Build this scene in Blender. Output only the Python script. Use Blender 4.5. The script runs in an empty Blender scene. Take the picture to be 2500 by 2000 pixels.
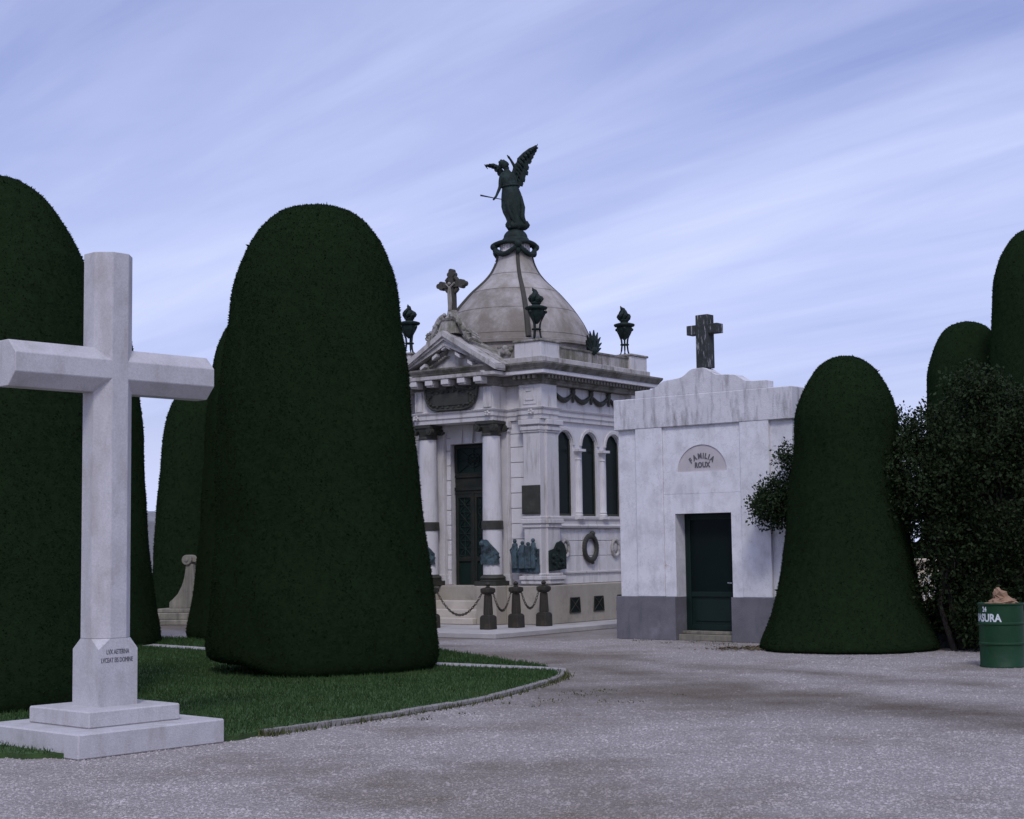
import bpy, bmesh, math, random
import numpy as np
from mathutils import Vector, Matrix

R = math.radians
PI = math.pi
scene = bpy.context.scene
col = scene.collection
random.seed(7)

# ------------------------------------------------------------------ camera, sky, sun, exposure
cam_d = bpy.data.cameras.new('camera')
cam_d.sensor_width = 36.0
cam_d.lens = 3870.0 / 2500.0 * 36.0
cam_d.clip_end = 2000.0
cam = bpy.data.objects.new('camera', cam_d)
col.objects.link(cam)
cam.matrix_world = (Matrix.Translation((0, 0, 1.65)) @ Matrix.Rotation(R(90 + 4.945), 4, 'X') @ Matrix.Rotation(R(-0.78), 4, 'Z'))
scene.camera = cam

SUN_EL, SUN_AZ = 48.0, 182.0          # azimuth from +Y, clockwise: behind the camera
world = bpy.data.worlds.new('World')
scene.world = world
world.use_nodes = True
wn, wl = world.node_tree.nodes, world.node_tree.links
wn.clear()
w_out = wn.new('ShaderNodeOutputWorld')
w_bg = wn.new('ShaderNodeBackground')
w_bg.inputs['Strength'].default_value = 0.1
w_sky = wn.new('ShaderNodeTexSky')
w_sky.sky_type = 'NISHITA'
w_sky.sun_disc = False
w_sky.sun_elevation = R(SUN_EL)
w_sky.sun_rotation = R(SUN_AZ)
w_sky.air_density = 1.0
w_sky.dust_density = 1.5
w_tc = wn.new('ShaderNodeTexCoord')
w_sep = wn.new('ShaderNodeSeparateXYZ')
wl.new(w_tc.outputs['Generated'], w_sep.inputs[0])


def wmath(op, a, b=None):
    n = wn.new('ShaderNodeMath')
    n.operation = op
    for i, v in enumerate((a, b)):
        if v is None:
            continue
        if isinstance(v, (int, float)):
            n.inputs[i].default_value = v
        else:
            wl.new(v, n.inputs[i])
    return n.outputs[0]


zc = wmath('ADD', wmath('MAXIMUM', w_sep.outputs[2], 0.0), 0.12)     # a high cloud layer
w_comb = wn.new('ShaderNodeCombineXYZ')
wl.new(wmath('DIVIDE', w_sep.outputs[0], zc), w_comb.inputs[0])
wl.new(wmath('DIVIDE', w_sep.outputs[1], zc), w_comb.inputs[1])
w_rot = wn.new('ShaderNodeMapping')
w_rot.inputs['Rotation'].default_value = (0, 0, R(-(90 + 42)))     # the bands of cloud run toward azimuth -33
wl.new(w_comb.outputs[0], w_rot.inputs[0])
w_map = wn.new('ShaderNodeMapping')
w_map.inputs['Scale'].default_value = (0.20, 0.85, 1.0)
w_map.inputs['Location'].default_value = (3.7, 2.6, 0)
wl.new(w_rot.outputs[0], w_map.inputs[0])
w_n1 = wn.new('ShaderNodeTexNoise')
w_n1.inputs['Scale'].default_value = 1.25
w_n1.inputs['Detail'].default_value = 5.0
w_n1.inputs['Roughness'].default_value = 0.55
w_n1.inputs['Distortion'].default_value = 0.35
wl.new(w_map.outputs[0], w_n1.inputs['Vector'])
w_ramp = wn.new('ShaderNodeValToRGB')
w_ramp.color_ramp.elements[0].position = 0.34
w_ramp.color_ramp.elements[0].color = (0.12, 0.12, 0.12, 1)
w_ramp.color_ramp.elements[1].position = 0.64
w_ramp.color_ramp.elements[1].color = (1.0, 1.0, 1.0, 1)
# a second, finer veil of streaks over the broad bands
w_map2 = wn.new('ShaderNodeMapping')
w_map2.inputs['Scale'].default_value = (0.55, 2.6, 1.0)
w_map2.inputs['Location'].default_value = (8.1, 2.2, 0)
wl.new(w_rot.outputs[0], w_map2.inputs[0])
w_n2 = wn.new('ShaderNodeTexNoise')
w_n2.inputs['Scale'].default_value = 1.3
w_n2.inputs['Detail'].default_value = 8.0
w_n2.inputs['Roughness'].default_value = 0.62
w_n2.inputs['Distortion'].default_value = 0.6
wl.new(w_map2.outputs[0], w_n2.inputs['Vector'])
w_sum = wmath('ADD', wmath('MULTIPLY', w_n1.outputs[0], 0.80), wmath('MULTIPLY', w_n2.outputs[0], 0.20))
wl.new(w_sum, w_ramp.inputs[0])
w_tint = wn.new('ShaderNodeMix')
w_tint.data_type = 'RGBA'
w_tint.blend_type = 'MULTIPLY'
w_tint.inputs[0].default_value = 1.0
wl.new(w_sky.outputs[0], w_tint.inputs[6])
w_tint.inputs[7].default_value = (0.90, 0.84, 1.28, 1)
w_mix = wn.new('ShaderNodeMix')
w_mix.data_type = 'RGBA'
w_low = wn.new('ShaderNodeMapRange')          # the layer closes toward the horizon
w_low.interpolation_type = 'SMOOTHSTEP'
w_low.inputs[1].default_value, w_low.inputs[2].default_value = 0.16, 0.0
w_low.inputs[3].default_value, w_low.inputs[4].default_value = 0.0, 1.0
wl.new(w_sep.outputs[2], w_low.inputs[0])
wl.new(wmath('MAXIMUM', w_ramp.outputs[0], w_low.outputs[0]), w_mix.inputs[0])
wl.new(w_tint.outputs[2], w_mix.inputs[6])
w_mix.inputs[7].default_value = (6.7, 7.4, 10.6, 1)
wl.new(w_mix.outputs[2], w_bg.inputs['Color'])
wl.new(w_bg.outputs[0], w_out.inputs['Surface'])

sun_d = bpy.data.lights.new('sun', 'SUN')
sun_d.energy = 1.3
sun_d.angle = R(11)
sun_d.color = (1.0, 0.98, 0.98)
sun = bpy.data.objects.new('sun', sun_d)
col.objects.link(sun)
_az, _el = R(SUN_AZ), R(SUN_EL)
sdir = Vector((math.sin(_az) * math.cos(_el), math.cos(_az) * math.cos(_el), math.sin(_el)))
sun.rotation_euler = sdir.to_track_quat('Z', 'Y').to_euler()
sun.location = (0, 0, 40)

scene.view_settings.view_transform = 'Standard'
scene.view_settings.look = 'None'
scene.view_settings.exposure = 0.0
scene.view_settings.gamma = 1.0
scene.view_settings.use_curve_mapping = False

# ------------------------------------------------------------------ materials


def lin(c, k=1.0):
    return (c[0] * k, c[1] * k, c[2] * k, 1)


def material(name, base, var=0.12, vscale=3.0, rough=0.85, streak=None, streak_amt=0.0, streak_scale=(5, 5, .35), streak_pos=(.52, .7),
             patch=None, patch_amt=0.0, patch_scale=1.5, patch_pos=(.55, .68), bump=0.15, bump_scale=60.0, island=0.0, metallic=0.0,
             spec=0.3, fine=0.0, fine_scale=90.0, patch2=None, patch2_amt=0.0, patch2_scale=4.0, patch2_pos=(.6, .66), translucent=0.0, tracks=None, crack=0.0):
    m = bpy.data.materials.new(name)
    m.use_nodes = True
    n, l = m.node_tree.nodes, m.node_tree.links
    n.clear()
    out = n.new('ShaderNodeOutputMaterial')
    p = n.new('ShaderNodeBsdfPrincipled')
    p.inputs['Roughness'].default_value = rough
    p.inputs['Metallic'].default_value = metallic
    p.inputs['Specular IOR Level'].default_value = spec
    l.new(p.outputs[0], out.inputs[0])
    tc = n.new('ShaderNodeTexCoord')

    def noise(scale, vec=None, detail=6, rough_=.6):
        t = n.new('ShaderNodeTexNoise')
        t.inputs['Scale'].default_value = scale
        t.inputs['Detail'].default_value = detail
        t.inputs['Roughness'].default_value = rough_
        l.new(vec if vec else tc.outputs['Object'], t.inputs['Vector'])
        return t.outputs[0]

    def ramp(f, a, b, va=0.0, vb=1.0):
        r = n.new('ShaderNodeMapRange')
        r.inputs[1].default_value, r.inputs[2].default_value = a, b
        r.inputs[3].default_value, r.inputs[4].default_value = va, vb
        l.new(f, r.inputs[0])
        return r.outputs[0]

    def mix(f, a, b, mode='MIX'):
        x = n.new('ShaderNodeMix')
        x.data_type = 'RGBA'
        x.blend_type = mode
        for i, v in ((0, f), (6, a), (7, b)):
            if isinstance(v, (int, float)):
                x.inputs[i].default_value = v
            elif isinstance(v, tuple):
                x.inputs[i].default_value = v
            else:
                l.new(v, x.inputs[i])
        return x.outputs[2]
    c = mix(ramp(noise(vscale), .3, .7), lin(base, 1 - var), lin(base, 1 + var))
    if patch:
        f = ramp(noise(patch_scale, rough_=.7), patch_pos[0], patch_pos[1], 0, patch_amt)
        c = mix(f, c, lin(patch))
    if patch2:
        f = ramp(noise(patch2_scale, rough_=.75), patch2_pos[0], patch2_pos[1], 0, patch2_amt)
        c = mix(f, c, lin(patch2))
    for track in (tracks or ()):      # worn, muddy wheel track: (x0, y0, dx, dy, half width, colour)
        sp = n.new('ShaderNodeVectorMath')
        sp.operation = 'DOT_PRODUCT'
        sb = n.new('ShaderNodeVectorMath')
        sb.operation = 'SUBTRACT'
        l.new(tc.outputs['Object'], sb.inputs[0])
        sb.inputs[1].default_value = (track[0], track[1], 0)
        l.new(sb.outputs[0], sp.inputs[0])
        sp.inputs[1].default_value = (track[3], -track[2], 0)
        wob = n.new('ShaderNodeMath')
        wob.operation = 'ADD'
        l.new(sp.outputs['Value'], wob.inputs[0])
        l.new(ramp(noise(.35, detail=3), .3, .7, -.5, .5), wob.inputs[1])
        ab = n.new('ShaderNodeMath')
        ab.operation = 'ABSOLUTE'
        l.new(wob.outputs[0], ab.inputs[0])
        fa = n.new('ShaderNodeMath')
        fa.operation = 'MULTIPLY'
        l.new(ramp(ab.outputs[0], track[4], 0, 0, .85), fa.inputs[0])
        l.new(ramp(noise(.55, detail=8), .25, .65), fa.inputs[1])
        c = mix(fa.outputs[0], c, lin(track[5]))
    if streak:
        mp = n.new('ShaderNodeMapping')
        mp.inputs['Scale'].default_value = streak_scale
        l.new(tc.outputs['Object'], mp.inputs[0])
        f = ramp(noise(1.6, mp.outputs[0], 7, .65), streak_pos[0], streak_pos[1], 0, streak_amt)
        c = mix(f, c, lin(streak))
    if crack:
        ck = n.new('ShaderNodeMath')
        ck.operation = 'ABSOLUTE'
        sb_ = n.new('ShaderNodeMath')
        sb_.operation = 'SUBTRACT'
        l.new(noise(1.1, detail=9, rough_=.7), sb_.inputs[0])
        sb_.inputs[1].default_value = .5
        l.new(sb_.outputs[0], ck.inputs[0])
        c = mix(ramp(ck.outputs[0], .005, .0, 0, crack), c, lin(base, .45))
    if fine:
        c = mix(ramp(noise(fine_scale, detail=3), .25, .75), mix(1.0, c, (1 - fine,) * 3 + (1,), 'MULTIPLY'), mix(1.0, c, (1 + fine,) * 3 + (1,), 'MULTIPLY'))
    if island:
        g = n.new('ShaderNodeNewGeometry')
        f = ramp(g.outputs['Random Per Island'], 0, 1, 1 - island, 1 + island)
        x = n.new('ShaderNodeVectorMath')
        x.operation = 'SCALE'
        l.new(c, x.inputs[0])
        l.new(f, x.inputs['Scale'])
        c = x.outputs[0]
    l.new(c, p.inputs['Base Color'])
    if bump:
        b = n.new('ShaderNodeBump')
        b.inputs['Strength'].default_value = bump
        b.inputs['Distance'].default_value = 0.02
        l.new(noise(bump_scale, detail=5), b.inputs['Height'])
        l.new(b.outputs[0], p.inputs['Normal'])
    if translucent:
        tb = n.new('ShaderNodeBsdfTranslucent')
        l.new(c, tb.inputs[0])
        ms = n.new('ShaderNodeMixShader')
        ms.inputs[0].default_value = translucent
        l.new(p.outputs[0], ms.inputs[1])
        l.new(tb.outputs[0], ms.inputs[2])
        l.new(ms.outputs[0], out.inputs[0])
    return m


MT = {}
TRACKS = ((1.0, 21.3, .51, -.86, 1.0, (.105, .083, .058)), (2.9, 21.5, .62, -.78, .8, (.115, .092, .066)), (4.9, 14.9, .80, -.60, 1.9, (.085, .066, .045)))
MT['gravel_ground'] = material('gravel_ground', (.315, .283, .268), .22, 14, .95, patch=(.15, .125, .09), patch_amt=.85, patch_scale=.16, patch_pos=(.46, .62),
                               fine=.45, fine_scale=38, bump=.9, bump_scale=45, patch2=(.16, .16, .09), patch2_amt=.6, patch2_scale=2.3, patch2_pos=(.64, .7), tracks=TRACKS)
MT['pebble'] = material('pebble', (.385, .35, .335), .22, 2, .95, spec=.1, island=.26, bump=0, patch=(.17, .14, .105), patch_amt=.85, patch_scale=.16, patch_pos=(.46, .62), tracks=TRACKS)
MT['lawn'] = material('lawn', (.045, .085, .025), .3, 5, 1, bump=.6, bump_scale=30)
MT['grass'] = material('grass', (.041, .083, .025), .25, 1.2, .8, island=.35, bump=0, spec=.15, patch=(.085, .12, .035), patch_amt=.5, patch_scale=.9, translucent=.25)
MT['kerb'] = material('kerb', (.25, .235, .22), .2, 5, .9, patch=(.14, .14, .11), patch_amt=.7, patch_scale=3, bump=.5, bump_scale=40, fine=.15)
MT['path'] = material('path', (.40, .38, .37), .18, 4, .9, patch=(.15, .15, .10), patch_amt=.6, patch_scale=2.5, bump=.4, fine=.2, fine_scale=60)
MT['yew'] = material('yew', (.0135, .0245, .010), .2, 1.4, 1, island=.18, bump=0, spec=.0, patch=(.021, .030, .010), patch_amt=.6, patch_scale=.7, translucent=.2, patch2=(.042, .033, .014), patch2_amt=.6, patch2_scale=2.6, patch2_pos=(.66, .74))
MT['yew_core'] = material('yew_core', (.012, .0215, .009), .2, 12, 1, bump=.6, bump_scale=45, spec=.0, fine=.15, fine_scale=60)
MT['bark'] = material('bark', (.022, .018, .015), .3, 10, .95, bump=.8, bump_scale=25)
MT['leaf'] = material('leaf', (.020, .033, .012), .35, 1.2, .6, island=.45, bump=0, spec=.10, translucent=.15)
MT['leaf_dark'] = material('leaf_dark', (.024, .042, .017), .25, 2, .6, island=.4, bump=0, spec=.1, translucent=.15)
MT['litter'] = material('litter', (.11, .085, .045), .3, 6, .9, island=.5, bump=0)
MT['weed'] = material('weed', (.075, .085, .03), .3, 6, .9, island=.45, bump=0)
MT['marble'] = material('marble', (.50, .485, .49), .08, 2.5, .8, streak=(.33, .305, .28), streak_amt=.6, streak_scale=(3, 3, .9), streak_pos=(.48, .70),
                        patch=(.36, .34, .32), patch_amt=.55, patch_scale=3.2, patch_pos=(.5, .72), bump=.22, bump_scale=80, fine=.12, fine_scale=70, patch2=(.17, .165, .15), patch2_amt=.5, patch2_scale=9, patch2_pos=(.66, .74))
MT['ink'] = material('ink', (.12, .12, .13), .1, 5, .8, bump=0)
MT['stucco'] = material('stucco', (.74, .735, .75), .08, 2.4, .9, streak=(.36, .345, .34), streak_amt=.5, streak_scale=(2.6, 2.6, .9), streak_pos=(.50, .76),
                        patch=(.50, .485, .50), patch_amt=.7, patch_scale=2.8, patch_pos=(.48, .70), patch2=(.48, .37, .32), patch2_amt=.65, patch2_scale=2.1, patch2_pos=(.63, .70), bump=.3, bump_scale=45, fine=.06, crack=.55)
MT['stucco_dirty'] = material('stucco_dirty', (.64, .63, .64), .10, 2.2, .9, streak=(.16, .15, .14), streak_amt=.8, streak_scale=(4.0, 4.0, .9), streak_pos=(.50, .72),
                              patch=(.36, .35, .35), patch_amt=.5, patch_scale=1.6, bump=.35, bump_scale=45, fine=.08, crack=.5)
MT['lunette'] = material('lunette', (.52, .48, .475), .08, 3, .85, patch=(.40, .38, .36), patch_amt=.5, patch_scale=5, bump=.15, fine=.05)
MT['plinth'] = material('plinth', (.155, .152, .168), .14, 3, .8, streak=(.10, .105, .12), streak_amt=.6, streak_scale=(4, 4, .8), patch=(.25, .25, .27), patch_amt=.5, patch_scale=2, bump=.4, fine=.12)
MT['vault_roof_cross'] = material('vault_roof_cross', (.040, .045, .043), .3, 6, .9, streak=(.42, .41, .42), streak_amt=.85, streak_scale=(13, 13, 2.2), streak_pos=(.56, .64), bump=.4)
MT['door_green'] = material('door_green', (.006, .017, .013), .15, 4, .5, bump=.05, spec=.25)
MT['glass'] = material('glass', (.006, .012, .011), .2, 1, .2, bump=0, spec=.06)
MT['door_dark'] = material('door_dark', (.018, .022, .018), .2, 5, .6, bump=.2, spec=.25, patch=(.04, .03, .02), patch_amt=.6, patch_scale=5)
MT['chrome'] = material('chrome', (.6, .6, .6), .1, 3, .3, bump=0, metallic=1)
MT['limestone'] = material('limestone', (.60, .575, .56), .10, 2.2, .88, streak=(.20, .18, .14), streak_amt=.75, streak_scale=(4.5, 4.5, .6), streak_pos=(.54, .74),
                           patch=(.44, .415, .395), patch_amt=.5, patch_scale=2.2, patch_pos=(.50, .70), bump=.3, bump_scale=50, fine=.08)
MT['limestone_grey'] = material('limestone_grey', (.47, .445, .425), .12, 3, .9, streak=(.13, .12, .085), streak_amt=.8, streak_scale=(4, 4, 1.0), streak_pos=(.50, .68), patch=(.26, .24, .20), patch_amt=.7, patch_scale=2.6, patch_pos=(.48, .66), bump=.4, bump_scale=40, fine=.10)
MT['limestone_block'] = material('limestone_block', (.65, .63, .625), .07, 2.2, .88, patch=(.50, .47, .45), patch_amt=.5, patch_scale=2.0, bump=.3, bump_scale=50, fine=.06, island=.05,
                                 streak=(.30, .27, .23), streak_amt=.55, streak_scale=(4, 4, .6), streak_pos=(.52, .74))
MT['limestone_mossy'] = material('limestone_mossy', (.40, .375, .35), .14, 3, .92, streak=(.10, .095, .06), streak_amt=.85, streak_scale=(5, 5, .6), streak_pos=(.42, .64),
                                 patch=(.15, .14, .09), patch_amt=.8, patch_scale=1.9, patch_pos=(.44, .6), bump=.5, bump_scale=40, fine=.12)
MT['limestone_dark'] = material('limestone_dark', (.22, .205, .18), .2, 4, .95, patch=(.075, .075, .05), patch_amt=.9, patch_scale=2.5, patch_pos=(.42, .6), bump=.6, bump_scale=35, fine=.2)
MT['podium'] = material('podium', (.37, .335, .275), .12, 2, .9, streak=(.42, .39, .35), streak_amt=.6, streak_scale=(3, 3, .5), streak_pos=(.52, .7), patch=(.22, .20, .17), patch_amt=.6, patch_scale=1.4, bump=.35, bump_scale=40, fine=.10)
MT['step_stone'] = material('step_stone', (.50, .455, .385), .12, 3, .9, patch=(.33, .295, .23), patch_amt=.6, patch_scale=2.5, bump=.3, fine=.1)
MT['pavement'] = material('pavement', (.44, .42, .40), .12, 2, .9, patch=(.28, .26, .22), patch_amt=.6, patch_scale=1.2, bump=.3, fine=.1)
MT['dome'] = material('dome', (.40, .365, .34), .10, 1.2, .85, streak=(.18, .158, .125), streak_amt=.85, streak_scale=(1.3, 1.3, .7), streak_pos=(.40, .62),
                      patch=(.15, .132, .105), patch_amt=.75, patch_scale=1.1, patch_pos=(.45, .65), bump=.25, bump_scale=30, fine=.08)
MT['dome_pale'] = material('dome_pale', (.46, .43, .41), .10, 1.6, .85, streak=(.27, .245, .215), streak_amt=.7, streak_scale=(1.6, 1.6, .5), streak_pos=(.42, .68), patch=(.30, .275, .245), patch_amt=.6, patch_scale=1.8, bump=.25, bump_scale=30, fine=.08)
MT['dome_mid'] = material('dome_mid', (.44, .41, .39), .10, 1.4, .85, streak=(.20, .175, .13), streak_amt=.8, streak_scale=(1.2, 1.2, .7), streak_pos=(.40, .62), patch=(.22, .195, .155), patch_amt=.65, patch_scale=1.4, patch_pos=(.45, .65), bump=.25, bump_scale=30, fine=.08)
MT['lead'] = material('lead', (.060, .056, .045), .2, 6, .8, bump=.3)
MT['bronze'] = material('bronze', (.015, .025, .021), .3, 6, .7, patch=(.035, .075, .068), patch_amt=.7, patch_scale=4, patch_pos=(.54, .72), bump=.5, bump_scale=22, spec=.2)
MT['bronze_brown'] = material('bronze_brown', (.040, .040, .030), .25, 5, .6, patch=(.065, .075, .06), patch_amt=.6, patch_scale=5, bump=.35, bump_scale=26, spec=.4)
MT['bronze_blue'] = material('bronze_blue', (.060, .095, .110), .3, 8, .7, patch=(.02, .028, .03), patch_amt=.85, patch_scale=6, patch_pos=(.5, .62), bump=.9, bump_scale=18, spec=.3)
MT['iron'] = material('iron', (.040, .036, .027), .25, 6, .75, patch=(.085, .065, .04), patch_amt=.7, patch_scale=5, bump=.4, bump_scale=50)
MT['drum_green'] = material('drum_green', (.008, .044, .016), .16, 3, .5, patch=(.016, .04, .022), patch_amt=.7, patch_scale=3, bump=.35, bump_scale=7, spec=.25, patch2=(.055, .035, .02), patch2_amt=.7, patch2_scale=7, patch2_pos=(.63, .68))
MT['stencil'] = material('stencil', (.62, .66, .66), .12, 14, .7, bump=0, patch=(.12, .25, .2), patch_amt=.6, patch_scale=16, patch_pos=(.58, .66))
MT['paper'] = material('paper', (.30, .19, .12), .25, 5, .9, bump=.4, bump_scale=20, patch=(.10, .055, .03), patch_amt=.8, patch_scale=6)
MT['old_stone'] = material('old_stone', (.25, .23, .18), .2, 4, .95, streak=(.12, .115, .09), streak_amt=.8, streak_pos=(.42, .66), bump=.5, fine=.15)
MT['grey_granite'] = material('grey_granite', (.24, .24, .26), .15, 5, .8, bump=.3, fine=.15)
MT['dark_granite'] = material('dark_granite', (.035, .037, .045), .2, 5, .35, bump=.1, fine=.2)
MT['beige_wall'] = material('beige_wall', (.60, .53, .42), .1, 3, .9, bump=.2)
MT['white_paint'] = material('white_paint', (.72, .73, .74), .08, 5, .6, bump=.05)

# ------------------------------------------------------------------ mesh helpers


class MB:
    def __init__(self):
        self.v = []
        self.f = []

    def add(self, vs, fs):
        o = len(self.v)
        self.v += [tuple(p) for p in vs]
        self.f += [tuple(i + o for i in q) for q in fs]
        return self

    def box(self, x0, x1, y0, y1, z0, z1):
        vs = [(x0, y0, z0), (x1, y0, z0), (x1, y1, z0), (x0, y1, z0), (x0, y0, z1), (x1, y0, z1), (x1, y1, z1), (x0, y1, z1)]
        return self.add(vs, [(0, 3, 2, 1), (4, 5, 6, 7), (0, 1, 5, 4), (1, 2, 6, 5), (2, 3, 7, 6), (3, 0, 4, 7)])

    def frustum(self, x, y, z0, z1, a0, a1, b0=None, b1=None):
        b0 = a0 if b0 is None else b0
        b1 = a1 if b1 is None else b1
        vs = [(x - a0, y - b0, z0), (x + a0, y - b0, z0), (x + a0, y + b0, z0), (x - a0, y + b0, z0), (x - a1, y - b1, z1), (x + a1, y - b1, z1), (x + a1, y + b1, z1), (x - a1, y + b1, z1)]
        return self.add(vs, [(0, 3, 2, 1), (4, 5, 6, 7), (0, 1, 5, 4), (1, 2, 6, 5), (2, 3, 7, 6), (3, 0, 4, 7)])

    def prism(self, poly, a, b, axis='y'):
        """poly is 2-D; extruded from a to b along the axis (y: poly=(x,z); x: poly=(y,z); z: poly=(x,y))."""
        def p3(q, t):
            if axis == 'y':
                return (q[0], t, q[1])
            if axis == 'x':
                return (t, q[0], q[1])
            return (q[0], q[1], t)
        n = len(poly)
        vs = [p3(q, a) for q in poly] + [p3(q, b) for q in poly]
        fs = [tuple(range(n)), tuple(range(2 * n - 1, n - 1, -1))]
        fs += [(i, i + n, (i + 1) % n + n, (i + 1) % n) for i in range(n)]
        return self.add(vs, fs)

    def lathe(self, prof, n=24, x=0, y=0, z=0, twist=0.0, wob=None):
        vs, fs = [], []
        for k, (r, h) in enumerate(prof):
            for i in range(n):
                a = 2 * PI * i / n + twist * k
                rr = r * (wob(a, h) if wob else 1)
                vs.append((x + rr * math.cos(a), y + rr * math.sin(a), z + h))
        for k in range(len(prof) - 1):
            for i in range(n):
                j = (i + 1) % n
                fs.append((k * n + i, k * n + j, (k + 1) * n + j, (k + 1) * n + i))
        fs.append(tuple(range(n - 1, -1, -1)))
        fs.append(tuple((len(prof) - 1) * n + i for i in range(n)))
        return self.add(vs, fs)

    def tube(self, pts, rad, n=8, closed=False, flat=None):
        pts = [Vector(p) for p in pts]
        m = len(pts)
        rads = rad if isinstance(rad, (list, tuple)) else [rad] * m
        vs, fs = [], []
        up = Vector((0, 0, 1))
        for k in range(m):
            if closed:
                t = pts[(k + 1) % m] - pts[k - 1]
            else:
                t = pts[min(k + 1, m - 1)] - pts[max(k - 1, 0)]
            t.normalize()
            u = up if abs(t.dot(up)) < .95 else Vector((1, 0, 0))
            s = t.cross(u).normalized()
            w = s.cross(t).normalized()
            for i in range(n):
                a = 2 * PI * i / n
                vs.append(pts[k] + (s * math.cos(a) + w * math.sin(a) * (flat or 1)) * rads[k])
        rng = m if closed else m - 1
        for k in range(rng):
            for i in range(n):
                j = (i + 1) % n
                k2 = (k + 1) % m
                fs.append((k * n + i, k * n + j, k2 * n + j, k2 * n + i))
        if not closed:
            fs.append(tuple(range(n - 1, -1, -1)))
            fs.append(tuple((m - 1) * n + i for i in range(n)))
        return self.add(vs, fs)

    def sweep(self, outline, prof, cap=True):
        """outline: closed counter-clockwise plan; prof: (outward offset, z), bottom to top."""
        n = len(outline)
        offs = []
        for i in range(n):
            p0, p1, p2 = Vector(outline[i - 1]), Vector(outline[i]), Vector(outline[(i + 1) % n])
            d0, d1 = (p1 - p0).normalized(), (p2 - p1).normalized()
            n0, n1 = Vector((d0.y, -d0.x)), Vector((d1.y, -d1.x))
            offs.append((n0 + n1) / (1 + n0.dot(n1)))
        vs, fs = [], []
        for o, z in prof:
            for i in range(n):
                vs.append((outline[i][0] + offs[i].x * o, outline[i][1] + offs[i].y * o, z))
        for k in range(len(prof) - 1):
            for i in range(n):
                j = (i + 1) % n
                fs.append((k * n + i, k * n + j, (k + 1) * n + j, (k + 1) * n + i))
        if cap:
            fs.append(tuple(range(n - 1, -1, -1)))
            fs.append(tuple((len(prof) - 1) * n + i for i in range(n)))
        return self.add(vs, fs)

    def ball(self, c, r, n=12, m=8, sx=1, sy=1, sz=1):
        prof = [(max(1e-4, math.sin(PI * k / m)) * r, -math.cos(PI * k / m) * r) for k in range(m + 1)]
        vs, fs = [], []
        for rr, h in prof:
            for i in range(n):
                a = 2 * PI * i / n
                vs.append((c[0] + rr * math.cos(a) * sx, c[1] + rr * math.sin(a) * sy, c[2] + h * sz))
        for k in range(m):
            for i in range(n):
                j = (i + 1) % n
                fs.append((k * n + i, k * n + j, (k + 1) * n + j, (k + 1) * n + i))
        return self.add(vs, fs)

    def xf(self, mat):
        self.v = [tuple(mat @ Vector(p)) for p in self.v]
        return self

    def build(self, name, mat, parent=None, bevel=0.0, smooth=False, loc=(0, 0, 0), angle=35, merge=False):
        me = bpy.data.meshes.new(name)
        me.from_pydata(self.v, [], self.f)
        bm = bmesh.new()
        bm.from_mesh(me)
        if merge:
            bmesh.ops.remove_doubles(bm, verts=bm.verts, dist=1e-4)
        bmesh.ops.recalc_face_normals(bm, faces=bm.faces)
        if bevel:
            es = [e for e in bm.edges if len(e.link_faces) == 2 and e.calc_face_angle(0) > R(30)]
            bmesh.ops.bevel(bm, geom=es, offset=bevel, segments=1, affect='EDGES', clamp_overlap=True)
        bm.to_mesh(me)
        bm.free()
        if smooth:
            me.polygons.foreach_set('use_smooth', [True] * len(me.polygons))
            try:
                me.set_sharp_from_angle(angle=R(angle))
            except Exception:
                pass
        me.materials.append(MT[mat])
        o = bpy.data.objects.new(name, me)
        o.location = loc
        o.parent = parent
        col.objects.link(o)
        return o


def np_mesh(name, verts, faces, mat, parent=None, smooth=False):
    """verts (N,3) array, faces (M,k) array."""
    me = bpy.data.meshes.new(name)
    k = faces.shape[1]
    me.vertices.add(len(verts))
    me.vertices.foreach_set('co', np.ascontiguousarray(verts, dtype=np.float32).ravel())
    me.loops.add(faces.size)
    me.loops.foreach_set('vertex_index', np.ascontiguousarray(faces, dtype=np.int32).ravel())
    me.polygons.add(len(faces))
    me.polygons.foreach_set('loop_start', np.arange(0, faces.size, k, dtype=np.int32))
    me.update(calc_edges=True)
    me.validate()
    if smooth:
        me.polygons.foreach_set('use_smooth', [True] * len(me.polygons))
    for m in (mat if isinstance(mat, (list, tuple)) else [mat]):
        me.materials.append(MT[m])
    o = bpy.data.objects.new(name, me)
    o.parent = parent
    col.objects.link(o)
    return o


def thing(name, label, cat, loc=(0, 0, 0), rz=0.0, group=None):
    o = bpy.data.objects.new(name, None)
    o.empty_display_size = .2
    o.location = loc
    o.rotation_euler = (0, 0, rz)
    col.objects.link(o)
    tag(o, label, cat, group)
    return o


def tag(o, label=None, cat=None, group=None, kind=None):
    if label:
        o['label'] = label
    if cat:
        o['category'] = cat
    if group:
        o['group'] = group
    if kind:
        o['kind'] = kind
    return o


def copy_tree(o, parent=None):
    c = o.copy()
    col.objects.link(c)
    c.parent = parent
    for ch in list(o.children):
        copy_tree(ch, c)
    return c


def text_mb(body, size, depth=.004, bold=0.0, sx=1.0, align='CENTER', spacing=1.0):
    """lettering in the XZ plane facing -Y, as a mesh builder"""
    cu = bpy.data.curves.new('lettering', 'FONT')
    cu.body = body
    cu.size = size
    cu.extrude = depth
    cu.offset = bold
    cu.align_x = align
    cu.space_character = spacing
    cu.resolution_u = 3
    ob = bpy.data.objects.new('lettering', cu)
    col.objects.link(ob)
    me = bpy.data.meshes.new_from_object(ob)
    mb = MB()
    mb.add([(v.co.x * sx, -v.co.z, v.co.y) for v in me.vertices], [tuple(p.vertices) for p in me.polygons])
    bpy.data.objects.remove(ob)
    bpy.data.curves.remove(cu)
    bpy.data.meshes.remove(me)
    return mb


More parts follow.
